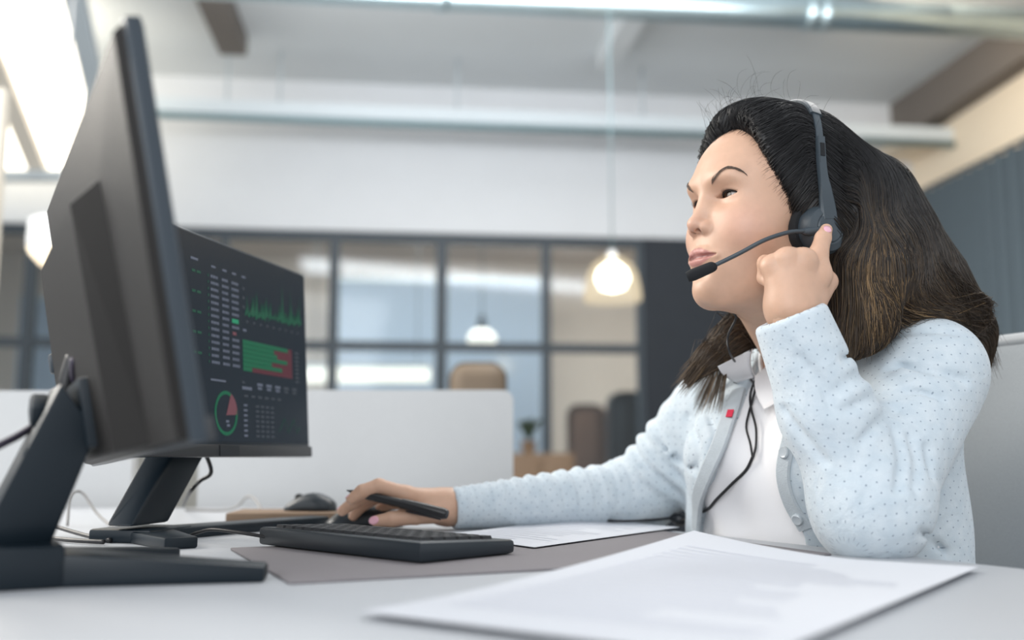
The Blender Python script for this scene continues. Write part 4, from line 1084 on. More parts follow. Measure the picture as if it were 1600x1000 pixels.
creases_px = [([(1300, 618), (1335, 590), (1390, 574), (1450, 577), (1505, 592)], .0042), ([(1318, 560), (1345, 545), (1390, 527), (1440, 516), (1490, 520)], .0028),
              ([(1322, 640), (1362, 622), (1420, 612), (1470, 622)], .0030), ([(1398, 672), (1410, 715), (1402, 765)], .0040), ([(1424, 684), (1434, 722), (1430, 760)], .0036),
              ([(1450, 700), (1455, 740)], .003), ([(1488, 766), (1515, 757), (1545, 752)], .0046), ([(1500, 722), (1530, 706), (1550, 700)], .0036), ([(1440, 832), (1462, 850), (1480, 866)], .0028),
              ([(1345, 690), (1372, 662), (1400, 640)], .003), ([(1250, 560), (1285, 600), (1300, 640)], .0026), ([(1225, 640), (1262, 690), (1290, 720)], .0022),
              ([(1075, 650), (1090, 690), (1088, 740)], .003), ([(1030, 690), (1060, 720), (1085, 732)], .003), ([(1105, 640), (1118, 680), (1110, 720)], .0022)]
creases = []
for pts, r in creases_px:
    q = [march(card_plain, x, y) for x, y in pts]; q = [x for x in q if x is not None]
    if len(q) >= 2: creases.append((catmull(q, 3), r))
def hit_lz(px, py):
    q = march(lambda p: torso_core(p, .014), px, py)
    return None if q is None else ((q - TM) @ TL, q[2])
eR = sorted([h for h in (hit_lz(*q) for q in [(1160, 608), (1148, 650), (1130, 700), (1106, 750), (1092, 792), (1089, 815), (1089, 838)]) if h], key=lambda h: h[1])
eL = sorted([h for h in (hit_lz(*q) for q in [(1232, 610), (1230, 650), (1222, 690), (1214, 745), (1226, 790), (1252, 830)]) if h], key=lambda h: h[1])
oR = lambda z: np.interp(z, [h[1] for h in eR], [h[0] for h in eR]); oL = lambda z: np.interp(z, [h[1] for h in eL], [h[0] for h in eL])
def card_sdf(p):
    d = card_plain(p)
    for pl, r in creases:
        lo_, hi_ = pl.min(0) - .04, pl.max(0) + .04
        m = ((p > lo_) & (p < hi_)).all(-1)
        if m.any():
            c = np.full(m.sum(), 1.0, np.float32); pm = p[m]
            for i in range(0, len(pl) - 1):
                t = (i + .5) / (len(pl) - 1); rr = r * (1 - abs(2 * t - 1) ** 3 * .7); c = np.minimum(c, cone(pm, pl[i], pl[i + 1], rr, rr))
            d[m] = smax(d[m], -c, .012)
    l = (p - n3(TM)) @ n3(TL); f = (p - n3(TM)) @ n3(TF); z = p[..., 2]
    op = np.maximum(np.maximum(oR(z).astype(np.float32) - l, l - oL(z).astype(np.float32)), .02 - f)
    d = smax(d, -op, .004)
    d = smax(d, -cone(p, NECKA, NECKB, .066, .075), .012)
    d = np.maximum(d, .60 - z)
    # hollow cuffs
    d = smax(d, -cone(p, WRL - cuffL_n * .02, WRL + cuffL_n * .05, .033, .035), .003)
    d = smax(d, -cone(p, WRR - cuffR_n * .02, WRR + cuffR_n * .05, .0245, .0255), .003)
    return d
cl_, ch_ = bb([SHL, SHR, ELL, ELR, WRL, WRR, TW_(-.24, .0, .62), TW_(.2, 0, .62), TW_(-.1, .2, .62), TW_(-.1, -.2, .62)], .10)
cl_[2] = 0.59
cv_, cf_ = sdf_mesh(card_sdf, cl_, ch_, 0.0034)
cme = np_mesh('cardigan', cv_, cf_)
# cloth coordinates for the dotted knit
q = cv_.astype(np.float32)
cand = []; uvs = []
for a, b, r in ((SHL, ELL, .064), (ELL, WRL, .05), (SHR, ELR, .06), (ELR, WRR, .04)):
    cand.append(cone(q, a, b, r, r)); ax_ = (b - a) / np.linalg.norm(b - a); u1 = np.cross(ax_, V(0, .3, 1)); u1 /= np.linalg.norm(u1); u2 = np.cross(ax_, u1)
    if u1[1] < 0: u1 = -u1
    dlt = cv_ - a; uvs.append(np.stack([dlt @ ax_, np.arctan2(dlt @ u2, -(dlt @ u1)) * r, np.full(len(q), .37 * len(cand))], 1))
cand.append(torso_core(q, .014)); dlt = cv_ - TM
uvs.append(np.stack([np.arctan2(dlt @ TL, dlt @ TF + .04) * .15, cv_[:, 2], np.zeros(len(q))], 1))
pick = np.argmin(np.stack(cand, 1), 1); uvv = np.stack(uvs, 1)[np.arange(len(q)), pick]
at = cme.attributes.new('cloth', 'FLOAT_VECTOR', 'POINT'); at.data.foreach_set('vector', uvv.astype(np.float32).ravel())
m = bpy.data.materials.new('pale_blue_dotted_knit'); m.use_nodes = True; nt = m.node_tree; b = nt.nodes['Principled BSDF']
N = nt.nodes.new; LK = nt.links.new
at_ = N('ShaderNodeAttribute'); at_.attribute_name = 'cloth'
mp_ = N('ShaderNodeMapping'); mp_.inputs['Scale'].default_value = (1, 1, 0); mp_.inputs['Rotation'].default_value = (0, 0, math.radians(45)); LK(at_.outputs['Vector'], mp_.inputs['Vector'])
vo = N('ShaderNodeTexVoronoi'); vo.voronoi_dimensions = '2D'; vo.inputs['Scale'].default_value = 1 / .0115; vo.inputs['Randomness'].default_value = 0.12; LK(mp_.outputs['Vector'], vo.inputs['Vector'])
rp = N('ShaderNodeValToRGB'); rp.color_ramp.elements[0].position = 0.05; rp.color_ramp.elements[0].color = (1, 1, 1, 1); rp.color_ramp.elements[1].position = 0.115; rp.color_ramp.elements[1].color = (0, 0, 0, 1); LK(vo.outputs['Distance'], rp.inputs['Fac'])
tc = N('ShaderNodeTexCoord'); nz = N('ShaderNodeTexNoise'); nz.inputs['Scale'].default_value = 55; nz.inputs['Detail'].default_value = 6; LK(tc.outputs['Object'], nz.inputs['Vector'])
c1_ = N('ShaderNodeMixRGB'); c1_.inputs[1].default_value = (0.455, 0.54, 0.605, 1); c1_.inputs[2].default_value = (0.69, 0.74, 0.77, 1); LK(nz.outputs['Fac'], c1_.inputs[0])
c2_ = N('ShaderNodeMixRGB'); c2_.inputs[2].default_value = (0.27, 0.32, 0.38, 1); LK(c1_.outputs[0], c2_.inputs[1]); LK(rp.outputs['Color'], c2_.inputs[0]); LK(c2_.outputs[0], b.inputs['Base Color'])
b.inputs['Roughness'].default_value = 0.95; b.inputs['Sheen Weight'].default_value = 0.25
nf = N('ShaderNodeTexNoise'); nf.inputs['Scale'].default_value = 420; nf.inputs['Detail'].default_value = 4; LK(tc.outputs['Object'], nf.inputs['Vector'])
b1_ = N('ShaderNodeBump'); b1_.inputs['Strength'].default_value = 0.25; b1_.inputs['Distance'].default_value = 0.002; LK(nf.outputs['Fac'], b1_.inputs['Height'])
nw = N('ShaderNodeTexNoise'); nw.inputs['Scale'].default_value = 26; nw.inputs['Detail'].default_value = 2; nw.inputs['Distortion'].default_value = 0.8; LK(tc.outputs['Object'], nw.inputs['Vector'])
b2_ = N('ShaderNodeBump'); b2_.inputs['Strength'].default_value = 0.35; b2_.inputs['Distance'].default_value = 0.010; LK(nw.outputs['Fac'], b2_.inputs['Height']); LK(b1_.outputs['Normal'], b2_.inputs['Normal']); LK(b2_.outputs['Normal'], b.inputs['Normal'])
MT['knit'] = m; MT['knit_band'] = mat('grey_ribbed_band', (0.50, 0.545, 0.575), 0.95, noise=0.08, nscale=90, bump=0.4, bscale=500)
cardigan = pp_(link('cardigan', cme, MT['knit'], person, label='pale blue-grey cardigan with tiny dark dots'))
# button bands along the two front edges
def strap(name, path, nrm, w, t, mt, parent, **k):
    """flat band along a path; nrm: outward normals, w: width(s), t: thickness"""
    path = np.asarray(path, float); nrm = np.asarray(nrm, float); n = len(path)
    tg = np.gradient(path, axis=0); tg /= np.linalg.norm(tg, axis=1)[:, None]
    nrm = nrm - tg * (nrm * tg).sum(1)[:, None]; nrm /= np.linalg.norm(nrm, axis=1)[:, None]; sd_ = np.cross(tg, nrm)
    w = np.broadcast_to(np.asarray(w, float), (n,))[:, None]
    prof = [(-.5, 0), (-.5, .6), (-.38, 1), (.38, 1), (.5, .6), (.5, 0)]; m_ = len(prof)
    v = np.stack([path + sd_ * w * a + nrm * t * b_ for a, b_ in prof], 1).reshape(-1, 3); f = []
    for i in range(n - 1):
        for j in range(m_): f.append((i * m_ + j, i * m_ + (j + 1) % m_, (i + 1) * m_ + (j + 1) % m_, (i + 1) * m_ + j))
    me = bpy.data.meshes.new(name); me.from_pydata([tuple(x) for x in v], [], f + [tuple(range(m_))[::-1], tuple((n - 1) * m_ + j for j in range(m_))]); 
    me.polygons.foreach_set('use_smooth', np.ones(len(me.polygons), bool))
    try: me.set_sharp_from_angle(angle=math.radians(35))
    except Exception: pass
    return link(name, me, mt, parent, **k)
def grad(fn, p, e=.002):
    p = np.asarray(p, float).reshape(-1, 3); return np.stack([fn((p + e * a).astype(np.float32)) - fn((p - e * a).astype(np.float32)) for a in np.eye(3)], 1)
tc14 = lambda p: torso_core(p, .014)
for pts, off_ in (([(1160, 608), (1148, 650), (1130, 700), (1106, 750), (1092, 792), (1090, 815), (1090, 830)], -.008), ([(1232, 612), (1230, 650), (1222, 690), (1214, 745), (1226, 790), (1248, 826)], .011)):
    q = catmull([x for x in (march(tc14, *z) for z in pts) if x is not None], 6) + TL * off_
    q = snap(q, card_plain, -.0022); g = grad(card_plain, q)
    strap('button_band', q, g, .022, .0050, MT['knit_band'], cardigan)
    if off_ > 0:
        for px, py in ((1223, 708), (1241, 808)):
            k = np.argmin([abs(proj(x)[1] - py) for x in q]); gn = g[k] / np.linalg.norm(g[k])
            bt = lathe('button', [(0, .0036), (.004, .0036), (.0062, .0042), (.0075, .003), (.0075, 0), (0, 0)], MT['button'], cardigan, seg=20)
            bt.location = q[k] + gn * .0048; bt.rotation_euler = Vector(gn).to_track_quat('Z', 'Y').to_euler()
t0 = march(tc14, 1143, 650)
if t0 is not None:
    g = grad(tc14, t0)[0]; g /= np.linalg.norm(g)
    tg_ = box('fabric_tag', (0, 0, 0), (.009, .012, .0016), MT['red_tag'], cardigan); tg_.location = t0 + g * .006; tg_.rotation_euler = Vector(g).to_track_quat('Z', 'Y').to_euler()
# shirt
def shirt_sdf(p):
    d = torso_core(p, .004); l = (p - n3(TM)) @ n3(TL); f = (p - n3(TM)) @ n3(TF)
    d = d - .0016 * np.sin((l * 26 + p[..., 2] * 14) * 2.4) * np.clip(f * 8, 0, 1) - .0012 * np.sin(l * 90 + p[..., 2] * 20)
    d = smax(d, -cone(p, NECKA, NECKB, .060, .070), .010)
    return np.maximum(d, .62 - p[..., 2])
sl_, sh_ = bb([TW_(-.2, 0, .62), TW_(.17, .2, .62), TW_(.17, -.2, .62), TW_(0, .17, 1.01), TW_(0, -.17, 1.01)], .04)
sv_, sf_ = sdf_mesh(shirt_sdf, sl_, sh_, 0.0045)
shirt = pp_(link('shirt', np_mesh('shirt', sv_, sf_), MT['white_cotton'], person, label='plain white collared shirt'))
# collar: a stand round the neck with two turned-down points
na, nb = TW_(.0, 0, .955), HW(-.012, 0, -.055); nax = (nb - na) / np.linalg.norm(nb - na)
fr = TF - nax * (TF @ nax); fr /= np.linalg.norm(fr); lf = np.cross(nax, fr)
def collar_pt(a, h, r): return na + nax * h + (fr * math.cos(a) + lf * math.sin(a)) * r
vs_, fs = [], []; nA = 48
for i in range(nA + 1):
    a = math.radians(14 + 332 * i / nA); e = max(0, math.cos(a)) ** 3
    prof = [(.022, .064), (.046, .0645), (.054, .067), (.050, .072), (.030 - .020 * e, .077 + .008 * e), (.006 - .030 * e, .082 + .016 * e), (.004 - .030 * e, .080 + .016 * e), (.028 - .020 * e, .0745 + .008 * e)]
    for h_, r_ in prof: vs_.append(collar_pt(a, h_, r_))
m_ = 8
for i in range(nA):
    for j in range(m_): fs.append((i * m_ + j, i * m_ + (j + 1) % m_, (i + 1) * m_ + (j + 1) % m_, (i + 1) * m_ + j))
link('collar', np_mesh('collar', vs_, fs), MT['white_cotton'], shirt)
# the two turned-down collar points lying on the chest
def wing(cor, lift):
    n_ = 8; vs_, fs = [], []
    both = lambda p: np.minimum(torso_core(p, .006), shirt_sdf(p))
    a_, b_, c_, d_ = [(lambda h, q: h if h is not None else P(*q, 1.33))(march(both, *q), q) for q in cor]
    for t_ in (0, 1):
        for i in range(n_ + 1):
            for j in range(n_ + 1):
                u, v = i / n_, j / n_; q = (a_ * (1 - u) + b_ * u) * (1 - v) + (d_ * (1 - u) + c_ * u) * v
                vs_.append(q + TF * (lift + .007 * math.sin(math.pi * v) + .0022 * t_))
    W_ = n_ + 1; N_ = W_ * W_
    for i in range(n_):
        for j in range(n_):
            k = [i * W_ + j, (i + 1) * W_ + j, (i + 1) * W_ + j + 1, i * W_ + j + 1]; fs += [k[::-1], [N_ + x for x in k]]
    for i in range(n_):
        for k0, k1 in ((i * W_, (i + 1) * W_), (i * W_ + n_, (i + 1) * W_ + n_), (i, i + 1), (n_ * W_ + i, n_ * W_ + i + 1)): fs.append([k0, k1, N_ + k1, N_ + k0])
    link('collar_point', np_mesh('collar_point', vs_, fs), MT['white_cotton'], shirt)
wing([(1184, 546), (1131, 573), (1158, 600), (1188, 590)], .010)
wing([(1190, 588), (1216, 566), (1226, 628), (1204, 640)], .012)
# trousers and shoes
def trs(p): return np.maximum(np.maximum(smin(torso_core(p, .004), legs_core(p, .006), .04), p[..., 2] - .66), .10 - p[..., 2])
tl_, th_ = bb([HIPL, HIPR, KNL, KNR, ANL, ANR, TW_(-.26, 0, .5), TW_(0, .2, .5), TW_(0, -.2, .5)], .10)
tv_, tf_ = sdf_mesh(trs, tl_, th_, 0.010, 3)
pp_(link('trousers', np_mesh('trousers', tv_, tf_), MT['trouser'], person, label='dark trousers'))
for an in (ANL, ANR):
    v_, f_ = sdf_mesh(lambda p: np.maximum(smin(cone(p, an + V(0, 0, -.03), an + TF * .17 - V(0, 0, .055), .044, .034), cone(p, an, an - V(0, 0, .05), .045, .042), .03), .0 - p[..., 2]), an - V(.26, .26, .13), an + V(.26, .26, .10), .009, 3)
    pp_(link('shoe', np_mesh('shoe', v_, f_), MT['dark_leather'], person))

# ------------------------------------------------------------------ hair
b1c = [HW(-.036, .0, .064), P(1344, 325, 1.31), P(1388, 410, 1.315), P(1448, 470, 1.315), P(1512, 522, 1.325), P(1536, 600, 1.335)]; b1r = [.089, .062, .064, .050, .022, .004]
b2c = [HW(-.035, .055, .0), P(1345, 430, 1.235), P(1345, 500, 1.225), P(1325, 556, 1.205)]; b2r = [.050, .046, .036, .008]
b3c = [P(1375, 420, 1.28), P(1430, 470, 1.275), P(1505, 486, 1.285)]; b3r = [.062, .034, .016]
lk_px = [(1184, 496), (1142, 530), (1104, 562), (1077, 594)]
lk = []
for x, y_ in lk_px:
    q_ = march(card_plain, x, y_, 1.1, 1.8); q_ = P(x, y_, min(1.37, (q_[1] - .02) if q_ is not None else 1.37)); lk.append(q_)
b4c = [HW(-.03, -.050, -.02)] + lk; b4r = [.046, .026, .020, .012, .004]
def hair_sdf(p):
    q = toH(p); S_ = np.float32(HS)
    cap = ell(q, (-.014, 0, .052), (.110, .0870, .096))
    fr_ = ell(q, (.030, .004, .092), (.060, .066, .057))
    d = smin(cap, fr_, .03)
    y = np.abs(q[..., 1])
    term = np.interp(y, [0, .01, .026, .05, .067, .072, .09], [.0215, .0315, .0300, .0215, .0060, .0050, .0030]).astype(np.float32)
    n_ = (q[..., 0] - .020) * .805 - q[..., 2] * .593 + term
    Fc = np.maximum(-n_, .002 - q[..., 0])
    d = smax(d, -Fc, .013) * S_
    d = smin(d, chain(p, b1c, b1r, .05), .03); d = smin(d, chain(p, b2c, b2r, .03), .03); d = smin(d, chain(p, b3c, b3r, .03), .03)
    d = smin(d, chain(p, b4c, b4r, .02), .02)
    # the soft hollow where the headband presses
    return d
hl0, hh0 = bb([HW(.1, 0, .17), HW(-.15, 0, .17), HW(0, .11, .1), HW(0, -.11, .1)] + b1c + b2c + b3c + b4c, .06)
av_, af_ = sdf_mesh(hair_sdf, hl0, hh0, 0.0034)
hme = np_mesh('hair', av_, af_)
def hair_tone(z, streak):
    t = np.clip((1.175 - z) / .22, 0, 1) ** 1.2
    base = np.array([.0085, .0080, .0090]); mid = np.array([.062, .042, .027]); gold = np.array([.27, .17, .082])
    c = base + (mid - base) * t[:, None]; s = (streak * np.clip((1.20 - z) / .16, 0, 1))[:, None]
    return c * (1 - s) + gold * s
set_color(hme, 'hair_tone', hair_tone(av_[:, 2], np.zeros(len(av_))) * .75)
hm = bpy.data.materials.new('dark_brown_hair'); hm.use_nodes = True; nt = hm.node_tree; b = nt.nodes['Principled BSDF']
vc_ = nt.nodes.new('ShaderNodeVertexColor'); vc_.layer_name = 'hair_tone'; nt.links.new(vc_.outputs[0], b.inputs['Base Color']); b.inputs['Roughness'].default_value = 0.42; b.inputs['Specular IOR Level'].default_value = 0.45
MT['hair'] = hm
hair = pp_(link('hair', hme, MT['hair'], person, label='long dark hair with lighter brown streaks'))
rng = np.random.RandomState(11)
paths, rad0, streaks, snapN = [], [], [], []
def lerp_pts(tab, u):
    tab = np.asarray(tab, float); x = np.linspace(0, 1, len(tab)); return np.array([np.interp(u, x, tab[:, i]) for i in range(3)])
hairline = [(.050, -.052, .090), (.068, -.025, .103), (.0715, -.003, .106), (.064, .0095, .111), (.060, .0264, .107), (.058, .0495, .089), (.0505, .067, .054), (.028, .0715, .022), (.014, .0750, .002)]
mid1 = [(.00, -.06, .140), (.022, -.03, .150), (.030, -.003, .152), (.026, .016, .151), (.022, .034, .145), (.018, .060, .122), (.014, .080, .086), (.006, .086, .054), (.000, .089, .026)]
end1 = [(-.07, -.04, .130), (-.060, -.01, .145), (-.060, .012, .146), (-.058, .035, .138), (-.052, .058, .120), (-.046, .078, .090), (-.036, .090, .052), (-.030, .094, .024), (-.024, .094, .002)]
for i in range(1500):
    u = rng.rand(); j = rng.randn(3) * .002
    a, m_, e = (lerp_pts(t, np.clip(u + rng.randn() * .02, 0, 1)) for t in (hairline, mid1, end1))
    pl = catmull([HW(*(a + j * .8)), HW(*(a * .55 + m_ * .45 + np.array([0, 0, .004]) + j)), HW(*(m_ + j)), HW(*(m_ * .5 + e * .5 + j * 2)), HW(*(e + j * 2))], 4)
    paths.append(pl); rad0.append(rng.uniform(.0003, .00055)); streaks.append(0.0); snapN.append(len(pl))
start2 = [(-.020, -.06, .145), (-.022, -.02, .162), (-.022, .02, .160), (-.024, .055, .142), (-.026, .080, .105), (-.028, .094, .060), (-.028, .098, .02)]
back2 = [(-.12, -.03, .08), (-.135, .0, .08), (-.13, .03, .075), (-.115, .055, .06), (-.09, .078, .04), (-.065, .092, .012), (-.045, .096, -.02)]
mid2 = [P(1440, 360, 1.36), P(1448, 372, 1.32), P(1430, 372, 1.27), P(1402, 380, 1.24), P(1372, 388, 1.215), P(1345, 395, 1.195), P(1322, 402, 1.185)]
low2 = [P(1496, 455, 1.36), P(1492, 450, 1.32), P(1462, 458, 1.27), P(1425, 470, 1.245), P(1385, 480, 1.225), P(1352, 482, 1.195), P(1322, 480, 1.185)]
end2 = [P(1540, 585, 1.345), P(1546, 560, 1.335), P(1540, 490, 1.30), P(1528, 484, 1.285), P(1440, 508, 1.255), P(1350, 545, 1.19), P(1316, 556, 1.185)]
for i in range(3400):
    u = rng.beta(1.1, 1.1); jj = rng.randn() * .03
    a, bb_, m_, l_, e = (lerp_pts(t, np.clip(u + jj * k, 0, 1)) for t, k in ((start2, .4), (back2, .6), (mid2, 1), (low2, 1.4), (end2, 2.0)))
    j = rng.randn(3) * .0028
    pl = catmull([HW(*a), HW(*(a * .5 + bb_ * .5 + np.array([-.012, .004, .018]))), HW(*bb_) + j * .5, m_ + j, l_ + j * 1.6, e + j * 2.5], 4)
    cut = len(pl) - int(rng.rand() ** 2 * 5); pl = pl[:cut]
    paths.append(pl); rad0.append(rng.uniform(.0003, .0006)); streaks.append(max(0, rng.rand() - .5) * 1.9 * (0.25 + math.exp(-((u - .72) / .20) ** 2))); snapN.append(int(len(pl) * .86))
for i in range(520):
    o1, o2, o3, o4 = lk; sp_ = rng.randn(3) * np.array([.005, .006, .0055]); wisp = rng.rand() < .3
    a = HW(-.02 + rng.randn() * .012, -.068 + rng.randn() * .006, -.02 + rng.randn() * .014)
    if wisp:
        ex, ey = 1082 + 46 * rng.rand(), 612 + 40 * rng.rand(); q_ = march(card_plain, ex, ey, 1.1, 1.8); e_ = P(ex, ey, (q_[1] - .006) if q_ is not None else 1.37)
        pl = catmull([a, o1 + sp_, o2 + sp_ * .8 + V(-.004, 0, -.004), (o2 * .45 + e_ * .55) + V(0, -.006, .004), e_], 5)
    else: pl = catmull([a, o1 + sp_, o2 + sp_, o3 + sp_ * 1.1, o4 + sp_ * 1.3 + (o4 - o3) * rng.uniform(-.4, .5)], 5)
    paths.append(pl); rad0.append(rng.uniform(.00025, .0005)); streaks.append(max(0, rng.rand() - .55) * 1.2); snapN.append(0)
allp = np.vstack(paths); lens = [len(p) for p in paths]
w_ = np.concatenate([np.clip((sn - np.arange(n)) / 4.0, 0, 1) for n, sn in zip(lens, snapN)])
offs = np.concatenate([np.full(n, o) for n, o in zip(lens, rng.uniform(-.0006, .0030, len(lens)))])
tgt = allp.copy(); e = .002
for _ in range(2):
    d = hair_sdf(tgt.astype(np.float32)).astype(float) - offs; g = grad(hair_sdf, tgt, e) / (2 * e)
    tgt = tgt - np.clip(d, -.03, .03)[:, None] * g / np.maximum((g * g).sum(1), .3)[:, None]
allp = allp * (1 - w_[:, None]) + tgt * w_[:, None]
def push(pts, fn, mn):                                    # keep strands out of cloth and skin
    d = fn(pts.astype(np.float32)).astype(float); k = d < mn
    if k.any():
        g = grad(fn, pts[k]) / .004; pts[k] = pts[k] + np.clip(mn - d[k], 0, .05)[:, None] * g / np.maximum((g * g).sum(1), .3)[:, None]
    return pts
ins = hair_sdf(allp.astype(np.float32)); kk = ins < -.0005
for _ in range(2):
    d = hair_sdf(allp[kk].astype(np.float32)).astype(float) - offs[kk]; g = grad(hair_sdf, allp[kk], e) / (2 * e)
    allp[kk] = allp[kk] - np.clip(np.minimum(d, 0), -.03, .03)[:, None] * g / np.maximum((g * g).sum(1), .3)[:, None]
allp = push(allp, card_plain, .0015)
ends = np.cumsum(lens)[:-1]; paths = np.split(allp, ends)
bu = rng.uniform(.05, 1, 420); ba = np.array([lerp_pts(hairline, u) for u in bu]); bm_ = np.array([lerp_pts(mid1, u) for u in bu])   # fine baby hairs along the hairline
bd_ = (ba - bm_) / np.linalg.norm(ba - bm_, axis=1)[:, None]; b0_ = ba + bd_ * rng.uniform(0, .014, (420, 1)) + rng.randn(420, 3) * .002
b0_ = snap(np.array([HW(*x) for x in b0_]), head_sdf, .0006, 4)
for i in range(420):
    p3 = b0_[i]; pl = catmull([p3, p3 * .5 + HW(*(ba[i] * .6 + bm_[i] * .4)) * .5 + rng.randn(3) * .001, HW(*(ba[i] * .5 + bm_[i] * .5))], 4)
    paths.append(pl); lens.append(len(pl)); rad0.append(rng.uniform(.00010, .00018)); streaks.append(0.0)
# shorter strands seeded all over the surface, following the flow of the long ones
from mathutils.kdtree import KDTree
tang = np.vstack([np.gradient(p, axis=0) for p in np.split(allp, ends)]); tang /= np.linalg.norm(tang, axis=1)[:, None] + 1e-9
sel = np.arange(0, len(allp), 3); kd = KDTree(len(sel))
for i, j_ in enumerate(sel): kd.insert(allp[j_], i)
kd.balance()
def flow(p):
    out = np.empty_like(p)
    for i, x in enumerate(p): out[i] = tang[sel[[h[1] for h in kd.find_n(x, 5)]]].sum(0)
    return out / (np.linalg.norm(out, axis=1)[:, None] + 1e-9)
vis = (CAM - av_); nrm_ = grad(hair_sdf, av_.astype(float)); cand_ = np.where((nrm_ * vis).sum(1) > -.0005)[0]
sd0 = av_[rng.choice(cand_, 4200)] + rng.randn(4200, 3) * .001; tr_ = [sd0]; x = sd0; ofs = rng.uniform(-.0004, .0034, len(sd0))
for st in range(11):
    x = x + flow(x) * .0085
    d = hair_sdf(x.astype(np.float32)).astype(float) - ofs; g = grad(hair_sdf, x, e) / (2 * e); x = x - np.clip(d, -.01, .01)[:, None] * g / np.maximum((g * g).sum(1), .3)[:, None]
    tr_.append(x)
tr_ = np.stack(tr_, 1); tr_ = push(tr_.reshape(-1, 3), card_plain, .0012).reshape(tr_.shape)
fc_ = toH(tr_.reshape(-1, 3).astype(np.float32)).reshape(tr_.shape)
for i in range(len(tr_)):
    paths.append(tr_[i]); rad0.append(rng.uniform(.0003, .00055)); lens.append(tr_.shape[1]); streaks.append(max(0, rng.rand() - .62) * 1.5 * (1 if abs(proj(tr_[i][0])[0] - 1345) < 45 else .35))
for i in range(90):                                       # flyaway hairs over the crown
    u = rng.rand(); a = lerp_pts(hairline, u * .6) if rng.rand() < .7 else lerp_pts(mid1, u); L = rng.uniform(.02, .055)
    d0_ = np.array([rng.uniform(-.2, .9), rng.uniform(-.5, .5), 1.0]); d0_ /= np.linalg.norm(d0_); d1_ = np.array([rng.uniform(-1, .6), rng.uniform(-.6, .6), .3])
    p0 = a + np.array([-.004, 0, .006]); paths.append(catmull([HW(*p0), HW(*(p0 + d0_ * L * .5)), HW(*(p0 + d0_ * L * .8 + d1_ * L * .4)), HW(*(p0 + d0_ * L * .8 + d1_ * L * .9))], 4)); rad0.append(.00013); streaks.append(0.0)
    lens.append(len(paths[-1]))
rads = [np.concatenate([np.linspace(.25, 1, 3), np.ones(max(0, len(p) - 6)), np.linspace(1, .25, 3)])[:len(p)] * r for p, r in zip(paths, rad0)]
rads = [np.resize(r, len(p)) if len(r) != len(p) else r for r, p in zip(rads, paths)]
v_, f_ = tube_arrays(paths, rads, 3)
sme = np_mesh('hair_strands', v_, f_)
stz = np.concatenate([np.full(len(p) * 3, s) for p, s in zip(paths, streaks)])
tone = hair_tone(v_[:, 2], np.clip(stz, 0, 1)) * np.concatenate([np.full(len(p) * 3, k) for p, k in zip(paths, rng.uniform(.7, 1.5, len(paths)))])[:, None]
set_color(sme, 'hair_tone', tone)
link('hair_strands', sme, MT['hair'], hair, kind='stuff')

# ------------------------------------------------------------------ headset
hs_ = empty('headset', HW(0, .1, 0), label='dark grey call-centre headset with a microphone boom, worn over the hair', cat='headset')
hinv = Matrix.Translation(-Vector(hs_.location))
def hp(o): o.matrix_parent_inverse = hinv; return o
CUPC = P(1284, 360, 1.180); AX = HR @ np.array([0, 1.0, 0]); 
topx = min(np.linspace(-.09, .06, 60), key=lambda x: abs(proj(HW(x, .045, .155))[0] - 1268))
arc = []
for phi in np.linspace(0, math.pi, 41):
    yy, zz = math.cos(phi), math.sin(phi); k = zz ** 1.3
    cx_ = np.linalg.solve(HR, (CUPC - HC) / HS)
    arc.append(HW(cx_[0] * (1 - k) + topx * k + .016 * math.sin(math.pi * min(1, zz)) , .105 * yy, cx_[2] * (1 - k) + (.165) * zz))
arc = snap(np.array(arc), hair_sdf, .004, 5); 
sm = arc.copy()
for _ in range(3): sm[1:-1] = (sm[:-2] + 2 * sm[1:-1] + sm[2:]) / 4
nr = grad(hair_sdf, sm, .004); 
for _ in range(3): nr[1:-1] = (nr[:-2] + nr[1:-1] + nr[2:]) / 3
hp(strap('headband', sm[11:30], nr[11:30], .0165, .0050, MT['headset'], hs_))
for sl_i in (slice(7, 13), slice(28, 34)): hp(strap('slider', sm[sl_i], nr[sl_i], .0095, .0036, MT['headset'], hs_))
lowL = np.vstack([sm[8:2:-1], [CUPC + AX * .010 + (HR @ np.array([0, 0, .012])) * 1.0]]); nl_ = np.vstack([nr[8:2:-1] / np.linalg.norm(nr[8:2:-1], axis=1)[:, None], [AX]])
ld = catmull(lowL, 3); ln = catmull(nl_, 3)
hp(strap('yoke', ld, ln, np.interp(np.linspace(0, 1, len(ld)), [0, .18, .6, .85, 1], [.0105, .0108, .0118, .0155, .0250]), .0065, MT['headset'], hs_))
k0 = 2; wn = ln[k0 + 2] / np.linalg.norm(ln[k0 + 2]); tg_ = ld[k0 + 3] - ld[k0 + 1]; tg_ /= np.linalg.norm(tg_)
wd = box('slider_window', (0, 0, 0), (.0055, .017, .0012), MT['foam'], hs_); 
wd.matrix_parent_inverse = hinv; xx = np.cross(tg_, wn); wd.matrix_basis = Matrix(((xx[0], tg_[0], wn[0], 0), (xx[1], tg_[1], wn[1], 0), (xx[2], tg_[2], wn[2], 0), (0, 0, 0, 1))); wd.location = ld[k0 + 2] + wn * .0066
qA = Vector(AX).to_track_quat('Z', 'Y').to_matrix().to_4x4()
def cup(c, Mx, side):
    cu_ = lathe('ear_cup', [(0, .016), (.016, .016), (.0175, .0145), (.0195, .0155), (.027, .012), (.0305, .004), (.0305, -.006), (0, -.006)], MT['headset'], hs_, M=Mx, seg=40); hp(cu_); cu_.location = c
    lathe('ear_cushion', [(.0, -.024), (.026, -.024), (.035, -.020), (.0375, -.013), (.035, -.006), (.0, -.006)], MT['foam'], cu_, M=Mx, seg=40)
cup(CUPC, qA, 1)
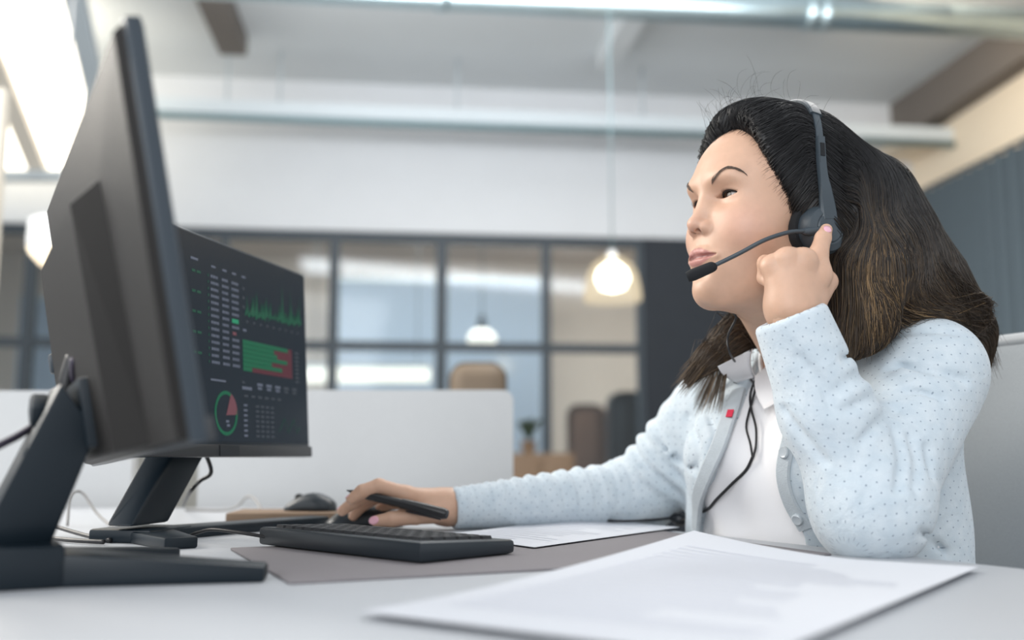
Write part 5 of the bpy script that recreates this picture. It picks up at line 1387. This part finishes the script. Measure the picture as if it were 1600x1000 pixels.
cr = HC + HS * (HR @ (np.linalg.solve(HR, (CUPC - HC) / HS) * np.array([1, -1, 1]))); cup(cr, Vector(-AX).to_track_quat('Z', 'Y').to_matrix().to_4x4(), -1)
lowR = np.vstack([sm[30:37], [cr - AX * .010]]); hp(strap('yoke', catmull(lowR, 3), catmull(np.vstack([nr[30:37] / np.linalg.norm(nr[30:37], axis=1)[:, None], [-AX]]), 3), .018, .0065, MT['headset'], hs_))
hp(tube('boom_joint', [P(1284, 361, 1.163), P(1262, 362, 1.160), P(1250, 361.5, 1.158)], [.0065, .0050, .0028], MT['headset'], hs_, sides=10))
hp(tube('microphone_boom', [P(1258, 361, 1.158), P(1232, 363, 1.152), P(1195, 375, 1.150), P(1155, 396, 1.155), P(1112, 417, 1.162)], .0026, MT['headset'], hs_, sides=8))
hp(tube('microphone', [P(1114, 416, 1.162), P(1110, 418, 1.162), P(1084, 429, 1.166), P(1074, 433, 1.168)], [.0058, .0066, .0074, .0062], MT['foam'], hs_, sides=16))
def on_chest(px, py, lift=.0035):
    q = march(lambda p: np.minimum(torso_core(p, .006), shirt_sdf(p)), px, py, 1.0, 1.9); return q - ray(px, py) / np.linalg.norm(ray(px, py)) * lift if q is not None else P(px, py, 1.36)
top_ = [CUPC - AX * .01 + V(0, 0, -.036), P(1215, 462, 1.265), P(1147, 480, 1.255), P(1150, 497, 1.262), P(1137, 527, 1.275), P(1142, 555, 1.285)]
ca = [on_chest(*q, .020) for q in ((1160, 578), (1179, 602))] + [on_chest(*q) for q in ((1176, 624), (1170, 645), (1166, 668), (1172, 692), (1175, 710), (1176, 716))]
cb = [on_chest(*q, .020) for q in ((1186, 586), (1177, 600))] + [on_chest(*q) for q in ((1172, 620), (1174, 640), (1181, 668), (1181, 696), (1177, 714))]
cc = [on_chest(*q) for q in ((1177, 712), (1166, 734), (1145, 755), (1120, 780), (1104, 797), (1088, 811))]
hp(tube('headset_cable', top_ + ca, .0016, MT['cable'], hs_, sides=6))
hp(tube('headset_cable', cb, .0016, MT['cable'], hs_, sides=6))
bd = PZ(1062, 814, ZD + .008)
cc = cc[:-1] + [(cc[-1] + bd) / 2 + V(0, 0, .004), bd]
hp(tube('headset_cable', cc, .0021, MT['cable'], hs_, sides=6))
hp(tube('cable_control', [P(1076, 815, bd[1] - .01), bd + V(0, -.0, .002), P(1050, 808, bd[1] + .01)], [.005, .0100, .006], MT['black_plastic'], hs_, sides=14))
hp(tube('headset_cable', [P(1052, 809, bd[1] + .01), PZ(1010, 813, ZD + .010), PZ(960, 814, ZD + .010), PZ(905, 809, ZD + .006), PZ(860, 800, ZD + .004)], .0021, MT['cable'], hs_, sides=6))

# ------------------------------------------------------------------ office chair
CB = TW_(-.245, 0, 0)
oc = empty('office_chair', (*TW_(-.10, 0, 0)[:2], 0), math.atan2(TF[1], TF[0]) - math.pi / 2, label='light grey mesh-backed office chair the woman sits on', cat='chair')
# local: y = forwards, x = her right
bw, bz0, bz1 = .235, .52, 1.012
def back_pt(u, v): return (u * bw * (1 - .06 * v ** 3), -.145 - .030 + .045 * u * u - .05 * (v - .4) ** 2, bz0 + (bz1 - bz0) * v)
nx_, ny_ = 24, 24
vs_ = [(*back_pt(-1 + 2 * i / nx_, j / ny_)[:1], back_pt(-1 + 2 * i / nx_, j / ny_)[1] - t_, back_pt(-1 + 2 * i / nx_, j / ny_)[2]) for t_ in (0, .012) for i in range(nx_ + 1) for j in range(ny_ + 1)]
fs = []; Nn = (nx_ + 1) * (ny_ + 1); ix = lambda i, j: i * (ny_ + 1) + j
for i in range(nx_):
    for j in range(ny_):
        qd = [ix(i, j), ix(i + 1, j), ix(i + 1, j + 1), ix(i, j + 1)]; fs.append(qd); fs.append([Nn + k for k in qd[::-1]])
for i in range(nx_): fs.append([ix(i, 0), ix(i, 0) + Nn, ix(i + 1, 0) + Nn, ix(i + 1, 0)]); fs.append([ix(i, ny_), ix(i + 1, ny_), ix(i + 1, ny_) + Nn, ix(i, ny_) + Nn])
for j in range(ny_): fs.append([ix(0, j), ix(0, j + 1), ix(0, j + 1) + Nn, ix(0, j) + Nn]); fs.append([ix(nx_, j), ix(nx_, j) + Nn, ix(nx_, j + 1) + Nn, ix(nx_, j + 1)])
link('backrest', np_mesh('backrest', vs_, fs), MT['chair_mesh'], oc)
per = [back_pt(-1 + 2 * i / 10, 1) for i in range(11)] + [back_pt(1, 1 - i / 10) for i in range(1, 11)] + [back_pt(1 - 2 * i / 10, 0) for i in range(1, 11)] + [back_pt(-1, i / 10) for i in range(1, 11)]
tube('back_frame', np.array(per) - V(0, .006, 0), .010, MT['chair_frame'], oc, raw=True, sides=8)
box('seat', (0, .06, .415), (.48, .46, .055), MT['trouser'], oc, bevel=.02, seg=3)
tube('back_support', [(0, -.20, .60), (0, -.215, .45), (0, -.10, .375), (0, .02, .375)], .018, MT['chair_frame'], oc)
tube('gas_column', [(0, .04, .385), (0, .04, .09)], .024, MT['dark_steel'], oc, n=2, sides=16)
for k in range(5):
    a = 2 * math.pi * k / 5 + .3; ex, ey = .30 * math.cos(a), .04 + .30 * math.sin(a)
    tube('base_spoke', [(0, .04, .10), (ex, ey, .07)], [.022, .014], MT['chair_frame'], oc, n=2)
    bm = bmesh.new(); bmesh.ops.create_cone(bm, cap_ends=True, segments=16, radius1=.028, radius2=.028, depth=.03); bm.transform(Matrix.Translation((ex, ey, .028)) @ Matrix.Rotation(a, 4, 'Z') @ Matrix.Rotation(math.pi / 2, 4, 'X'))
    link('caster', bm_mesh('caster', bm, True), MT['black_plastic'], oc)
